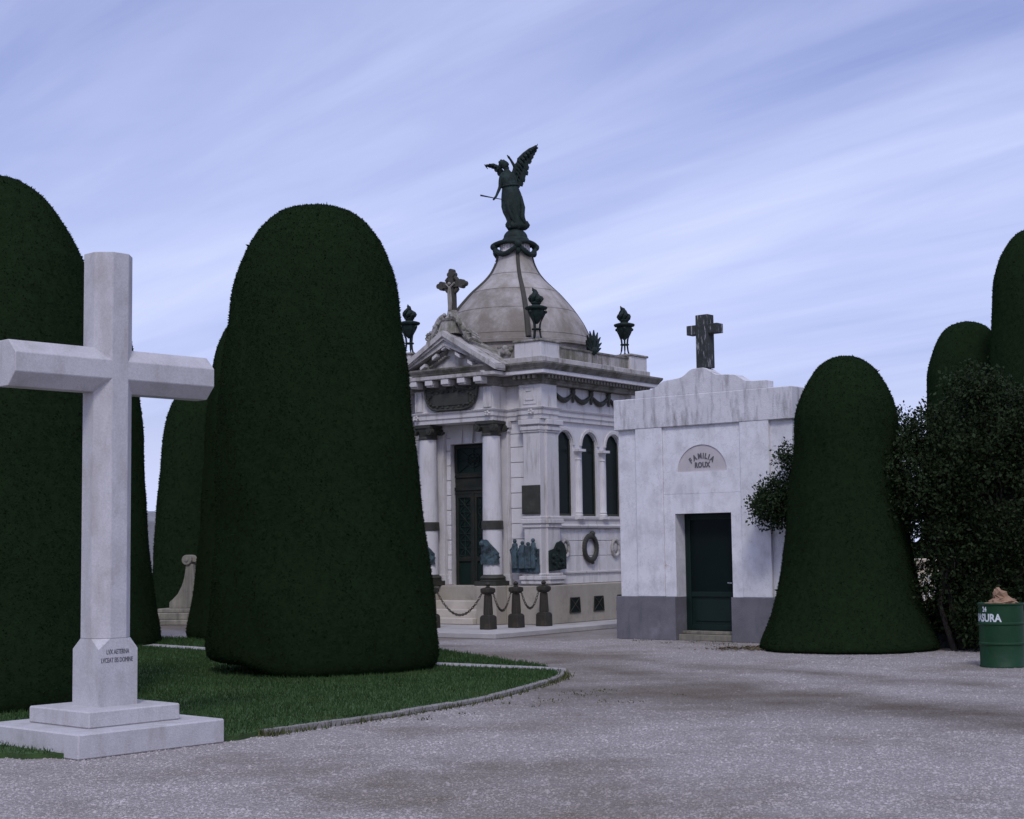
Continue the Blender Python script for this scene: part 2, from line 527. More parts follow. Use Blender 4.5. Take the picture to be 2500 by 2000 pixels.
def in_poly(x, y, poly):
    inside = np.zeros(x.shape, bool)
    n = len(poly)
    for i in range(n):
        x0, y0 = poly[i]
        x1, y1 = poly[(i + 1) % n]
        if y0 == y1:
            continue
        c = ((y0 > y) != (y1 > y)) & (x < (x1 - x0) * (y - y0) / (y1 - y0) + x0)
        inside ^= c
    return inside


def catmull(pts, k=8):
    out = []
    P = [pts[0]] + list(pts) + [pts[-1]]
    for i in range(1, len(P) - 2):
        for t in np.linspace(0, 1, k, endpoint=False):
            a, b, c, d = [np.array(P[i + q], float) for q in (-1, 0, 1, 2)]
            out.append(tuple(.5 * ((2 * b) + (c - a) * t + (2 * a - 5 * b + 4 * c - d) * t ** 2 + (-a + 3 * b - 3 * c + d) * t ** 3)))
    out.append(tuple(pts[-1]))
    return out


# ------------------------------------------------------------------ ground, lawns, kerb, pavement
g = MB()
g.add([(-300, -60, 0), (300, -60, 0), (300, 600, 0), (-300, 600, 0)], [(0, 1, 2, 3)])
tag(g.build('gravel_path', 'gravel_ground'), kind='structure')

KERB = catmull([(-2.28, 14.36), (-2.10, 14.56), (-1.13, 15.90), (-.27, 17.44), (.33, 19.20), (.56, 20.15), (.56, 20.75)], 6)
STEP_FRONT = [(-2.42, 14.02), (-3.56, 12.90), (-3.8, 12.97), (-3.97, 12.92), (-4.12, 13.03), (-4.35, 12.96), (-4.55, 13.08), (-4.8, 12.98), (-5.2, 13.2), (-6.5, 13.4), (-11, 14.6)]
LAWN1 = KERB + [(.46, 20.86), (-1.08, 21.92), (-6.65, 27.62), (-11, 31.9)] + STEP_FRONT[::-1]
LAWN2 = [(.44, 21.46), (.30, 21.9), (-.15, 22.9), (-.62, 24.0), (-1.22, 25.35), (-2.6, 26.9), (-4.6, 28.6), (-6.6, 29.95), (-11, 33.6), (-11, 32.50), (-6.65, 28.17), (-1.08, 22.44), (.34, 21.38)]
for poly, nm in ((LAWN1, 'lawn'), (LAWN2, 'lawn')):
    m = MB()
    m.prism(poly, 0.0, .045, 'z')
    tag(m.build(nm, 'lawn'), kind='structure')
m = MB()
m.prism([(.46, 20.87), (.66, 21.0), (.35, 21.35), (-1.07, 22.40), (-6.63, 28.14), (-11, 32.48), (-11, 31.90), (-6.65, 27.60), (-1.08, 21.90)], 0.0, .052, 'z')
tag(m.build('path_strip', 'path'), kind='structure')
# kerb of separate stones
kerb = bpy.data.objects.new('kerb', None)
col.objects.link(kerb)
tag(kerb, kind='structure')
acc = 0.0
kp = [Vector((p[0], p[1])) for p in KERB]
segs = []
cur = [kp[0]]
for i in range(1, len(kp)):
    cur.append(kp[i])
    acc += (kp[i] - kp[i - 1]).length
    if acc > .85 or i == len(kp) - 1:
        segs.append(cur)
        cur = [kp[i]]
        acc = 0
for s in segs:
    n_ = []
    for i in range(len(s)):
        d = (s[min(i + 1, len(s) - 1)] - s[max(i - 1, 0)]).normalized()
        n_.append(Vector((d.y, -d.x)))
    h = .054 + random.uniform(-.007, .007)
    d0 = (s[1] - s[0]).normalized() * .006
    s = [s[0] + d0] + s[1:-1] + [s[-1] - d0]
    m = MB()
    m.prism([tuple(p + q * .040) for p, q in zip(s, n_)] + [tuple(p - q * .040) for p, q in list(zip(s, n_))[::-1]], 0, h, 'z')
    m.build('kerb_stone', 'kerb', kerb, bevel=.010)

# grass blades
rng = np.random.default_rng(3)


def scatter(poly, n, ybias=None):
    xs = np.array([p[0] for p in poly])
    ys = np.array([p[1] for p in poly])
    X = rng.uniform(xs.min(), xs.max(), n)
    Y = rng.uniform(ys.min(), ys.max(), n)
    k = in_poly(X, Y, poly)
    return X[k], Y[k]


def blades(name, X, Y, z, h0, h1, w, mat, label, cat=None):
    n = len(X)
    a = rng.uniform(0, 2 * PI, n)
    h = rng.uniform(h0, h1, n)
    lean = rng.uniform(.1, .8, n) * h
    la = rng.uniform(0, 2 * PI, n)
    ww = rng.uniform(.6, 1.2, n) * w
    base = np.stack([X, Y, np.full(n, z)], 1)
    dx = np.stack([np.cos(a) * ww, np.sin(a) * ww, np.zeros(n)], 1)
    tip = base + np.stack([np.cos(la) * lean, np.sin(la) * lean, h], 1)
    V = np.stack([base - dx, base + dx, tip], 1).reshape(-1, 3)
    F = np.arange(3 * n).reshape(-1, 3)
    o = np_mesh(name, V, F, mat)
    tag(o, label, cat, kind='stuff')
    return o


X, Y = scatter(LAWN1, 260000)
k = (np.abs(X + 3.54) + np.abs(Y - 13.81) > 0) & ~((X < -4.6) & (Y < 15.5) & (X < -7))
blades('grass', X[k], Y[k], .04, .018, .058, .007, 'grass', 'short green grass on the lawn around the white cross', 'grass')
X, Y = scatter(LAWN2, 110000)
blades('grass', X, Y, .04, .025, .07, .009, 'grass', 'narrow strip of grass beyond the concrete path', 'grass')
# straggling grass along the kerb and the path strip
ek = np.array(KERB)
t = rng.integers(0, len(ek) - 1, 1500)
f = rng.random(1500)[:, None]
pk = ek[t] * (1 - f) + ek[t + 1] * f + rng.normal(0, .05, (1500, 2)) + np.array([.03, -.03])
blades('weeds', pk[:, 0], pk[:, 1], .0, .02, .08, .008, 'weed', 'straggling weeds rooted along the kerb', 'weeds')

# pebbles over the gravel that is near enough to read as stones
n = 170000
d = 8.5 + 22 * rng.random(n) ** 1.45
ax = rng.uniform(-.36, .36, n)
X, Y = d * ax, d
CR = np.array([-3.54, 13.81])
keep = ~in_poly(X, Y, LAWN1) & ~in_poly(X, Y, LAWN2) & ~((Y - 27.0) > (X + 1) * .0 + 1.2 + np.abs(X) * .2)
X, Y = X[keep], Y[keep]
n = len(X)
oct_v = np.array([(1, 0, 0), (-1, 0, 0), (0, 1, 0), (0, -1, 0), (0, 0, 1), (0, 0, -1)], float)
oct_f = np.array([(0, 2, 4), (2, 1, 4), (1, 3, 4), (3, 0, 4), (2, 0, 5), (1, 2, 5), (3, 1, 5), (0, 3, 5)])[:4]
sz = rng.uniform(.004, .012, n) * (1 + .7 * (rng.random(n) > .96))
sc = np.stack([sz * rng.uniform(.8, 1.5, n), sz * rng.uniform(.8, 1.3, n), sz * rng.uniform(.5, .9, n)], 1)
ang = rng.uniform(0, 2 * PI, n)
V = oct_v[None, :5] * sc[:, None, :]
ca, sa_ = np.cos(ang)[:, None], np.sin(ang)[:, None]
V = np.stack([V[:, :, 0] * ca - V[:, :, 1] * sa_ + X[:, None], V[:, :, 0] * sa_ + V[:, :, 1] * ca + Y[:, None], V[:, :, 2] + .001], 2)
F = (oct_f[None] + (np.arange(n) * 5)[:, None, None]).reshape(-1, 3)
tag(np_mesh('gravel_stones', V.reshape(-1, 3), F, 'pebble'), 'loose pale gravel stones covering the path', 'gravel', kind='stuff')


def litter(name, cx, cy, sx, sy, n, mat, label, size=(.015, .05)):
    X = rng.normal(cx, sx, n)
    Y = rng.normal(cy, sy, n)
    s = rng.uniform(size[0], size[1], n)
    a = rng.uniform(0, 2 * PI, n)
    q = np.array([(-1, 0), (0, .45), (1, 0), (0, -.45)])
    P = q[None] * s[:, None, None]
    c_, s_ = np.cos(a)[:, None], np.sin(a)[:, None]
    V = np.stack([P[:, :, 0] * c_ - P[:, :, 1] * s_ + X[:, None], P[:, :, 0] * s_ + P[:, :, 1] * c_ + Y[:, None], .012 + rng.uniform(0, .03, (n, 4))], 2)
    tag(np_mesh(name, V.reshape(-1, 3), np.arange(4 * n).reshape(-1, 4), mat), label, 'litter', kind='stuff')


litter('fallen_leaves', 3.75, 25.0, .35, .22, 420, 'litter', 'brown fallen leaves by the foot of the clipped tree beside the vault')

# small weed clumps in the gravel
X, Y = [], []
for cx, cy, s_, nn in ((.95, 18.2, .10, 60), (.75, 17.7, .07, 40), (.62, 17.9, .09, 60), (.35, 17.2, .08, 40), (1.25, 16.9, .06, 40), (.2, 16.6, .05, 25), (-.5, 15.9, .05, 30), (-.9, 15.5, .04, 22),
                       (3.0, 27.0, .10, 60), (2.2, 27.6, .12, 70), (3.4, 26.4, .16, 90), (2.6, 26.9, .08, 40), (4.7, 22.6, .08, 30), (-.1, 16.9, .05, 30), (.9, 17.0, .05, 24), (1.8, 17.6, .05, 22)):
    X += list(rng.normal(cx, s_, nn // 2))
    Y += list(rng.normal(cy, s_ * 1.6, nn // 2))
blades('weeds', np.array(X), np.array(Y), 0.0, .008, .028, .009, 'weed', 'small weed tufts scattered in the gravel', 'weeds')

# ------------------------------------------------------------------ mausoleum
CX, CY, CA = .155, 34.34, R(-36.2)
PZ = .10


def mloc(x, y, z=0):
    return (CX + math.cos(CA) * x - math.sin(CA) * y, CY + math.sin(CA) * x + math.cos(CA) * y, z)


m = MB()
m.box(-3.0, 2.95, -4.9, 3.2, 0.0, PZ)
o = m.build('pavement', 'pavement', bevel=.012, loc=(CX, CY, 0))
o.rotation_euler.z = CA
tag(o, kind='structure')

MAU = thing('mausoleum', 'domed white stone mausoleum with pediment, columns and arched side windows', 'mausoleum', (CX, CY, 0), CA)
B = .008
# podium with blocks under the columns, base mouldings, vents
m = MB()
m.box(-2.05, 2.05, -2.05, 2.05, PZ, .87)
POD = m.build('podium', 'podium', MAU, bevel=.015)
for sx in (-1, 1):
    m = MB()
    m.box(min(sx * .62, sx * 1.12), max(sx * .62, sx * 1.12), -2.42, -2.052, PZ, .872)
    m.build('column_block', 'podium', MAU, bevel=.015)
for k, (y0, z1) in enumerate(((-2.55, .235), (-2.37, .40), (-2.20, .57))):
    m = MB()
    m.box(-.615, .615, y0, -1.7 if k == 2 else y0 + .179, PZ, z1)
    m.build('step', 'step_stone', MAU, bevel=.018)
for yc in (-1.0, -.12, .76, 1.5):
    fr = MB()
    fr.prism([(yc - .20, .30), (yc + .20, .30), (yc + .165, .61), (yc - .165, .61)], 2.045, 2.056, 'x')
    v = fr.build('vent', 'glass', MAU)
    gr = MB()
    for a, b in (((yc - .19, .31), (yc + .16, .60)), ((yc + .19, .31), (yc - .16, .60)), ((yc - .19, .305), (yc + .19, .305)), ((yc - .16, .605), (yc + .16, .605)), ((yc - .195, .305), (yc - .165, .605)), ((yc + .195, .305), (yc + .165, .605))):
        gr.tube([(2.060, a[0], a[1]), (2.060, b[0], b[1])], .010, 5)
    gr.build('grille', 'iron', v)

# wall core
m = MB()
m.box(-1.76, 1.40, -1.40, 1.76, .87, 5.0)
m.box(-1.76, -.52, -1.76, -1.40, .87, 5.0)
m.box(.52, 1.76, -1.76, -1.40, .87, 5.0)
m.box(-.52, .52, -1.76, -1.40, 3.80, 5.0)
m.box(1.40, 1.76, -1.40, -1.38, .87, 5.0)
m.box(1.40, 1.76, -1.38, 1.38, .87, 2.20)
m.box(1.40, 1.76, -1.38, 1.38, 4.21, 5.0)
m.box(1.40, 1.76, 1.38, 1.76, .87, 5.0)
m.build('wall_core', 'limestone', MAU)
# coursed blocks on the front
joints = [.872, 1.18, 1.49, 1.80, 2.11, 2.42, 2.73, 3.04, 3.35, 3.66, 3.93]
for (x0, x1) in ((-1.50, -1.07), (-.60, -.50), (.50, .60), (1.07, 1.50)):
    for a, b in zip(joints[:-1], joints[1:]):
        m = MB()
        m.box(x0, x1, -1.80, -1.757, a + .006, b - .006)
        m.build('stone_block', 'limestone_block', MAU, bevel=.008)
for (x0, x1) in ((-1.50, -.50), (.50, 1.50)):
    m = MB()
    m.box(x0, x1, -1.80, -1.757, 3.936, 4.19)
    m.build('stone_block', 'limestone_block', MAU, bevel=.008)
# voussoirs and keystone over the door
for a0, a1, b0, b1, y in ((-.50, -.16, -.50, -.20, -1.80), (-.15, .15, -.11, .11, -1.835), (.16, .50, .20, .50, -1.80)):
    m = MB()
    m.prism([(b0, 3.80), (b1, 3.80), (a1, 4.19), (a0, 4.19)], y, -1.757)
    m.build('keystone' if a0 == -.15 else 'voussoir', 'limestone_block', MAU, bevel=.006)
# pilasters behind the columns, corner piers
for sx in (-1, 1):
    m = MB()
    m.box(min(sx * .605, sx * 1.065), max(sx * .605, sx * 1.065), -1.88, -1.757, .872, 4.195)
    for z0, z1, o_ in ((.874, 1.00, .05), (1.00, 1.09, .03), (3.98, 4.06, .03), (4.06, 4.19, .055)):
        m.box(min(sx * (.605 - o_), sx * (1.065 + o_)), max(sx * (.605 - o_), sx * (1.065 + o_)), -1.88 - o_, -1.79, z0, z1)
    m.build('pilaster', 'limestone', MAU, bevel=.006)
for sx in (-1, 1):
    for sy in (-1, 1):
        def bx(mb, a0, a1, b0, b1, z0, z1):
            mb.box(min(sx * a0, sx * a1), max(sx * a0, sx * a1), min(sy * b0, sy * b1), max(sy * b0, sy * b1), z0, z1)
        m = MB()
        bx(m, 1.51, 1.92, 1.40, 1.97, .872, 4.195)
        bx(m, 1.50, 1.97, 1.37, 1.80, .874, 4.193)
        pier = m.build('corner_pier', 'limestone', MAU, bevel=.010)
        m = MB()
        for nm_, rows in (('pier_base', ((.90, .98, .06), (.98, 1.06, .085), (1.06, 1.115, .04))), ('pier_band', ((2.02, 2.10, .03), (2.10, 2.20, .06), (2.20, 2.25, .03)))):
            m = MB()
            for z0, z1, o_ in rows:
                bx(m, 1.51 - o_, 1.92 + o_ * .6, 1.42, 1.97 + o_, z0, z1)
                bx(m, 1.42, 1.97 + o_, 1.37 - o_, 1.80 + o_ * .6, z0 + .001, z1 - .001)
            m.build(nm_, 'limestone', pier, bevel=.012)
        m = MB()
        for z0, z1, o_ in ((3.93, 3.97, .025), (3.97, 4.05, .045), (4.05, 4.085, .02), (4.085, 4.19, .075)):
            bx(m, 1.51 - o_, 1.92 + o_ * .6, 1.42, 1.97 + o_, z0, z1)
            bx(m, 1.42, 1.97 + o_, 1.37 - o_, 1.80 + o_ * .6, z0 + .001, z1 - .001)
        m.build('pier_capital', 'limestone', pier, bevel=.010)

# columns with bronze capital, band and base
for sx in (-1, 1):
    m = MB()
    prof = [(.200, 1.08), (.200, 1.6), (.197, 2.2), (.190, 3.0), (.178, 3.9)]
    m.lathe(prof, 32)
    c_ = m.build('column', 'limestone_block', MAU, smooth=True, loc=(sx * .83, -2.12, 0))
    m = MB()
    m.lathe([(.215, .985), (.245, 1.0), (.26, 1.03), (.245, 1.06), (.212, 1.078), (.205, 1.095)], 28)
    m.box(-.27, .27, -.27, .27, .873, .965)
    m.lathe([(.25, .965), (.265, .975), (.25, .99), (.23, .995)], 28)
    m.build('column_base', 'bronze_brown', c_, smooth=True)
    m = MB()
    m.lathe([(.206, 2.0), (.222, 2.01), (.222, 2.165), (.206, 2.18)], 28)
    m.build('column_band', 'bronze_brown', c_, smooth=True)
    m = MB()
    m.lathe([(.182, 3.89), (.20, 3.90), (.20, 3.93), (.186, 3.95), (.20, 4.02), (.22, 4.08)], 24)
    m.box(-.235, .235, -.235, .235, 4.13, 4.185)
    m.box(-.205, .205, -.205, .205, 4.07, 4.13)
    for vx in (-1, 1):
        for vy in (-1, 1):
            m.tube([(vx * .20, vy * .235, 4.055), (vx * .20, vy * .12, 4.055)], .072, 12)
            m.tube([(vx * .20, vy * .25, 4.055), (vx * .20, vy * .235, 4.055)], .034, 8)
    m.build('capital', 'bronze_brown', c_, smooth=True)

# door
door = MB()
door.box(-.50, .50, -1.63, -1.58, .572, 3.79)
D = door.build('door', 'door_green', MAU)
m = MB()
for sx in (-1, 1):
    x0, x1 = (.02, .46)
    xs = sorted((sx * x0, sx * x1))
    m.box(xs[0], xs[0] + .06, -1.665, -1.628, .58, 2.76)
    m.box(xs[1] - .06, xs[1], -1.665, -1.628, .58, 2.76)
    for z0, z1 in ((.58, .70), (1.36, 1.46), (2.68, 2.76)):
        m.box(xs[0] + .06, xs[1] - .06, -1.663, -1.628, z0, z1)
m.box(-.022, .022, -1.68, -1.628, .58, 2.80)
for z0, z1, o_ in ((2.76, 2.83, .03), (2.83, 2.90, .05), (2.90, 3.10, .012), (3.10, 3.14, .04), (3.14, 3.20, .02)):
    m.box(-.48, .48, -1.64 - o_, -1.60, z0, z1)
for x0 in (-.49, .42):
    m.box(x0, x0 + .07, -1.665, -1.62, 3.20, 3.78)
m.box(-.42, .42, -1.664, -1.62, 3.71, 3.78)
m.build('door_frame', 'door_dark', D, bevel=.004)
for sx in (-1, 1):
    pm = MB()
    xs = sorted((sx * .09, sx * .39))
    pm.box(xs[0], xs[1], -1.650, -1.629, .74, 1.32)
    pm.box(xs[0] + .05, xs[1] - .05, -1.660, -1.648, .80, 1.26)
    pm.build('door_panel', 'door_green', D, bevel=.010)
    gm = MB()
    z = 1.48
    while z < 2.60:
        z1 = min(z + .30, 2.68)
        cx_, cz_ = (xs[0] + xs[1]) / 2, (z + z1) / 2
        for a, b in (((xs[0], z), (xs[1], z1)), ((xs[0], z1), (xs[1], z)), ((xs[0], cz_), (xs[1], cz_)), ((cx_, z), (cx_, z1)), ((xs[0], z), (xs[1], z))):
            gm.tube([(a[0], -1.645, a[1]), (b[0], -1.645, b[1])], .009, 5)
        z += .30
    gm.build('door_grille', 'bronze', D)
gm = MB()
for a, b in (((-.42, 3.20), (.42, 3.72)), ((-.42, 3.72), (.42, 3.20)), ((-.42, 3.46), (.42, 3.46)), ((0, 3.2), (0, 3.72))):
    gm.tube([(a[0], -1.645, a[1]), (b[0], -1.645, b[1])], .011, 5)
gm.tube([(.15 * math.cos(q), -1.648, 3.46 + .15 * math.sin(q)) for q in np.linspace(0, 2 * PI, 24, endpoint=False)], .012, 5, closed=True)
gm.tube([(.07 * math.cos(q), -1.648, 3.46 + .07 * math.sin(q)) for q in np.linspace(0, 2 * PI, 16, endpoint=False)], .010, 5, closed=True)
gm.build('transom_grille', 'bronze', D)

# side walls: the right one (seen) with three arched windows
for k, yc in enumerate((-.92, 0, .92)):
    w = .28
    arc = [(yc + w * math.cos(a), 3.72 + w * math.sin(a)) for a in np.linspace(PI, 0, 15)]
    poly = [(yc - .46, 2.20), (yc - w, 2.20)] + arc + [(yc + w, 2.20), (yc + .46, 2.20), (yc + .46, 4.21), (yc - .46, 4.21)]
    m = MB()
    m.prism(poly, 1.50, 1.80, 'x')
    wb = m.build('window_bay', 'limestone_block', MAU)
    a0, a1 = .30, .37
    ring = [(yc + a1 * math.cos(a), 3.72 + a1 * math.sin(a)) for a in np.linspace(PI, 0, 17)] + [(yc + a0 * math.cos(a), 3.72 + a0 * math.sin(a)) for a in np.linspace(0, PI, 17)]
    m = MB()
    m.prism(ring, 1.795, 1.835, 'x')
    m.build('archivolt', 'limestone', wb, bevel=.008)
    m = MB()
    m.box(1.725, 1.735, yc - .30, yc + .30, 2.2, 4.05)
    wd = m.build('window', 'glass', MAU)
    m = MB()
    for y0 in (yc - .285, yc + .245):
        m.box(1.735, 1.755, y0, y0 + .035, 2.262, 3.95)
    m.box(1.735, 1.756, yc - .25, yc + .25, 2.262, 2.31)
    m.build('window_frame', 'bronze_brown', wd)
    m = MB()
    m.box(1.70, 1.86, yc - .279, yc + .279, 2.202, 2.262)
    m.build('sill', 'limestone', wd, bevel=.008)
for yc in (-.46, .46):
    m = MB()
    m.lathe([(.095, 2.24), (.095, 2.29), (.08, 2.31), (.09, 2.34), (.072, 2.37), (.070, 3.0), (.062, 3.42), (.075, 3.43), (.075, 3.45), (.062, 3.46), (.065, 3.52), (.10, 3.60)], 16)
    m.box(-.125, .125, -.125, .125, 3.60, 3.65)
    m.box(-.10, .10, -.10, .10, 2.20, 2.245)
    m.build('colonnette', 'limestone_block', MAU, smooth=True, loc=(1.82, yc, 0))
# lower courses of the side wall with strips under the colonnettes
cuts = [-1.285, -.60, -.34, .34, .60, 1.285]
for z0, z1 in ((.872, 1.10), (1.10, 1.44), (1.44, 1.75), (1.75, 2.005)):
    for a, b in zip(cuts[:-1], cuts[1:]):
        strip = b - a < .25
        m = MB()
        m.box(1.757, 1.90 if strip else 1.80, a + .003, b - .003, z0 + .004, z1 - .004)
        m.build('stone_block', 'limestone_block', MAU, bevel=.008)
m = MB()
m.sweep([(1.70, -1.30), (1.80, -1.30), (1.80, 1.30), (1.70, 1.30)], [(.02, 2.008), (.06, 2.02), (.075, 2.06), (.05, 2.10), (.05, 2.16), (.075, 2.198)])
m.build('belt_course', 'limestone', MAU, bevel=.005)
m = MB()
m.sweep([(1.70, -1.30), (1.80, -1.30), (1.80, 1.30), (1.70, 1.30)], [(.012, 1.085), (.03, 1.09), (.03, 1.12), (.012, 1.125)])
m.build('base_string', 'limestone', MAU)
# medallions of carved stone on the side wall
for yc in (-.98, .92):
    m = MB()
    m.tube([(1.825, yc + .13 * math.cos(a), 1.60 + .17 * math.sin(a)) for a in np.linspace(0, 2 * PI, 24, endpoint=False)], .035, 8, closed=True)
    m.ball((1.81, yc, 1.60), .085, 12, 8, .5, 1, 1.3)
    m.build('medallion', 'limestone_grey', MAU, smooth=True)

# entablature
OUT = [(-1.03, -2.32), (1.03, -2.32), (1.03, -1.85), (1.42, -1.85), (1.42, -2.0), (2.0, -2.0), (2.0, -1.42), (1.85, -1.42), (1.85, 1.42), (2.0, 1.42), (2.0, 2.0), (1.42, 2.0), (1.42, 1.85),
       (-1.42, 1.85), (-1.42, 2.0), (-2.0, 2.0), (-2.0, 1.42), (-1.85, 1.42), (-1.85, -1.42), (-2.0, -1.42), (-2.0, -2.0), (-1.42, -2.0), (-1.42, -1.85), (-1.03, -1.85)]
OUT2 = [(-1.03, -2.32), (1.03, -2.32), (1.03, -2.0), (2.0, -2.0), (2.0, 2.0), (-2.0, 2.0), (-2.0, -2.0), (-1.03, -2.0)]
m = MB()
m.sweep(OUT, [(-.02, 4.196), (.0, 4.20), (.0, 4.29), (.022, 4.295), (.022, 4.385), (.045, 4.40), (.06, 4.43), (.0, 4.445), (-.02, 4.45)])
m.build('architrave', 'limestone', MAU)
m = MB()
m.sweep(OUT, [(-.03, 4.44), (-.015, 4.445), (-.015, 4.90), (-.03, 4.955)])
FRZ = m.build('frieze', 'limestone', MAU)
m = MB()   # fluted panels at the ends of the portico frieze, key pattern beside it
for x0 in (-.99, .80):
    m = MB()
    m.box(x0 - .004, x0 + .182, -2.337, -2.30, 4.47, 4.88)
    for q in range(4):
        m.box(x0 + q * .05, x0 + q * .05 + .028, -2.349, -2.301, 4.471, 4.879)
    m.build('triglyph', 'limestone', FRZ, bevel=.004)
m = MB()
for sx in (-1, 1):
    kx = sx * 1.70
    for x0, x1, z0, z1 in ((-.16, .16, 4.50, 4.515), (-.16, -.145, 4.50, 4.86), (-.16, .10, 4.845, 4.86), (.085, .10, 4.58, 4.86), (-.10, .10, 4.58, 4.595), (-.10, -.085, 4.58, 4.78), (-.10, .04, 4.765, 4.78)):
        m.box(kx + x0, kx + x1, -2.0 + .0, -1.975, z0, z1)
m.build('key_pattern', 'limestone', FRZ)
# rosettes on the architrave
m = MB()
for rx, ry in ((.93, -2.39), (-.93, -2.39), (1.78, -2.07)):
    for q in range(5):
        a = q * 2 * PI / 5
        m.ball((rx + .05 * math.cos(a), ry, 4.34 + .035 * math.sin(a)), .024, 8, 6)
m.build('rosette', 'limestone', FRZ, smooth=True)
# bed mould, dentils, cornice
m = MB()
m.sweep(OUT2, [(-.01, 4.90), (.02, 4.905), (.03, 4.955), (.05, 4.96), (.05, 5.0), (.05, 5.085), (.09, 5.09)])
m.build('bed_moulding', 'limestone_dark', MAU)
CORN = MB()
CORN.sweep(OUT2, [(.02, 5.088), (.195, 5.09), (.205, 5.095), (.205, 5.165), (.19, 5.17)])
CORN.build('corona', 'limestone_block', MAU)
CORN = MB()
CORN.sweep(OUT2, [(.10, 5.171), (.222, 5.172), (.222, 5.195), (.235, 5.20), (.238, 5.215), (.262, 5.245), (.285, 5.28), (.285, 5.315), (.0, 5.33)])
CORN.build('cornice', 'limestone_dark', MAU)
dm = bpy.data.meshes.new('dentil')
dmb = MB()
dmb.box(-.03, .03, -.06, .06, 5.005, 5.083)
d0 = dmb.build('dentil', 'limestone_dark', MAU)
first = True


def dent(x, y, rz):
    global first
    if first:
        o_ = d0
        first = False
    else:
        o_ = d0.copy()
        col.objects.link(o_)
    o_.location = (x, y, 0)
    o_.rotation_euler.z = rz


for y in np.arange(-1.92, 1.95, .12):
    dent(2.09, y, PI / 2)
for x in np.arange(1.44, 2.0, .12):
    dent(x, -2.09, 0)
    dent(-x, -2.09, 0)
# modillions under the pediment cornice
mod = MB()
mod.box(-.095, .095, -2.60, -2.33, 4.975, 5.082)
mod.box(-.085, .085, -2.56, -2.33, 4.945, 4.976)
m0 = mod.build('modillion', 'limestone', MAU, bevel=.008)
for q in (-1.05, -.42, 0, .42, .84, -.84):
    o_ = m0 if q == 0 else m0.copy()
    if q != 0:
        if abs(q) > 1:
            continue
        col.objects.link(o_)
    o_.location.x = q
# front fascia strip of the pediment's level cornice
m = MB()
m.box(-1.31, 1.31, -2.615, -2.30, 5.088, 5.16)
m.build('pediment_cornice', 'limestone_grey', MAU, bevel=.008)
# tympanum, raking cornice, roof
m = MB()
m.prism([(-1.15, 5.17), (1.15, 5.17), (0, 5.86)], -2.36, -2.0)
TY = m.build('tympanum', 'limestone_grey', MAU)
ang = math.atan2(6.08 - 5.29, 1.34)
for sx in (-1, 1):
    m = MB()
    for (t0, t1, y0) in ((.0, .10, -2.66), (.10, .16, -2.62), (.16, .26, -2.57)):
        c0, s0 = t0 / math.cos(ang), t1 / math.cos(ang)
        e = 1.34
        m.prism([(0, 6.08 - c0), (sx * e, 5.29 - c0 * .6), (sx * e, 5.29 - min(s0, .12) * .9 - .0), (0, 6.08 - s0)], y0, -2.30)
    m.build('raking_cornice', 'limestone_grey', MAU)
    m = MB()
    for q in (.30, .62, .94):
        zc_ = 6.08 - .26 / math.cos(ang) - q * math.tan(ang)
        m.prism([(sx * (q - .06), zc_ + .06 * math.tan(ang)), (sx * (q + .06), zc_ - .06 * math.tan(ang)), (sx * (q + .06), zc_ - .06 * math.tan(ang) - .07), (sx * (q - .06), zc_ + .06 * math.tan(ang) - .07)], -2.55, -2.34)
    m.build('raking_modillion', 'limestone', MAU, bevel=.006)
m = MB()
m.prism([(-.11, 5.80), (-.11, 5.68), (0, 5.74), (.11, 5.68), (.11, 5.80), (0, 5.86)], -2.55, -2.34)
m.build('apex_block', 'limestone', MAU, bevel=.006)
m = MB()
m.prism([(-1.345, 5.30), (1.345, 5.30), (1.345, 5.325), (0, 6.072), (-1.345, 5.325)], -2.33, -.9)
m.build('gable_roof', 'limestone_mossy', MAU)
m = MB()   # carved palm branch across the left half of the tympanum
for q in range(14):
    t = q / 13
    bxp, bz = -.86 + .72 * t, 5.25 + .34 * t
    for s_ in (-1, 1):
        m.tube([(bxp, -2.37, bz), (bxp + .06 + .03 * s_, -2.43, bz + .075 * s_ + .05), (bxp + .14, -2.40, bz + .10 * s_ + .08)], [.018, .026, .006], 6)
m.tube([(-.92, -2.38, 5.22), (-.1, -2.38, 5.62)], .02, 6)
m.build('palm_relief', 'limestone_dark', TY, smooth=True)

# blocking course, attic blocks, parapet, flat roof
SQ = [(-2.08, -2.08), (2.08, -2.08), (2.08, 2.08), (-2.08, 2.08)]
m = MB()
m.box(-2.08, 2.08, -2.08, 2.08, 5.325, 5.45)
m.build('blocking_course', 'limestone_grey', MAU, bevel=.01)
for sx in (-1, 1):
    for sy in (-1, 1):
        m = MB()
        x0, x1 = sorted((sx * 1.37, sx * 2.03))
        y0, y1 = sorted((sy * 1.37, sy * 2.03))
        m.box(x0, x1, y0, y1, 5.445, 5.755)
        at = m.build('attic_block', 'limestone', MAU, bevel=.01)
        m = MB()
        m.box(x0 - .03, x1 + .03, y0 - .03, y1 + .03, 5.752, 5.80)
        m.build('attic_cap', 'limestone_mossy', at, bevel=.012)
for a, b, c_, d_ in ((1.86, 1.96, -1.37, 1.37), (-1.96, -1.86, -1.37, 1.37), (-1.37, 1.37, 1.86, 1.96), (.9, 1.37, -1.96, -1.86), (-1.37, -.9, -1.96, -1.86)):
    m = MB()
    m.box(a, b, c_, d_, 5.445, 5.68)
    pp = m.build('parapet', 'limestone_mossy', MAU)
    m = MB()
    m.box(a - .02, b + .02, c_, d_, 5.678, 5.725)
    m.build('parapet_coping', 'limestone_dark', pp, bevel=.008)
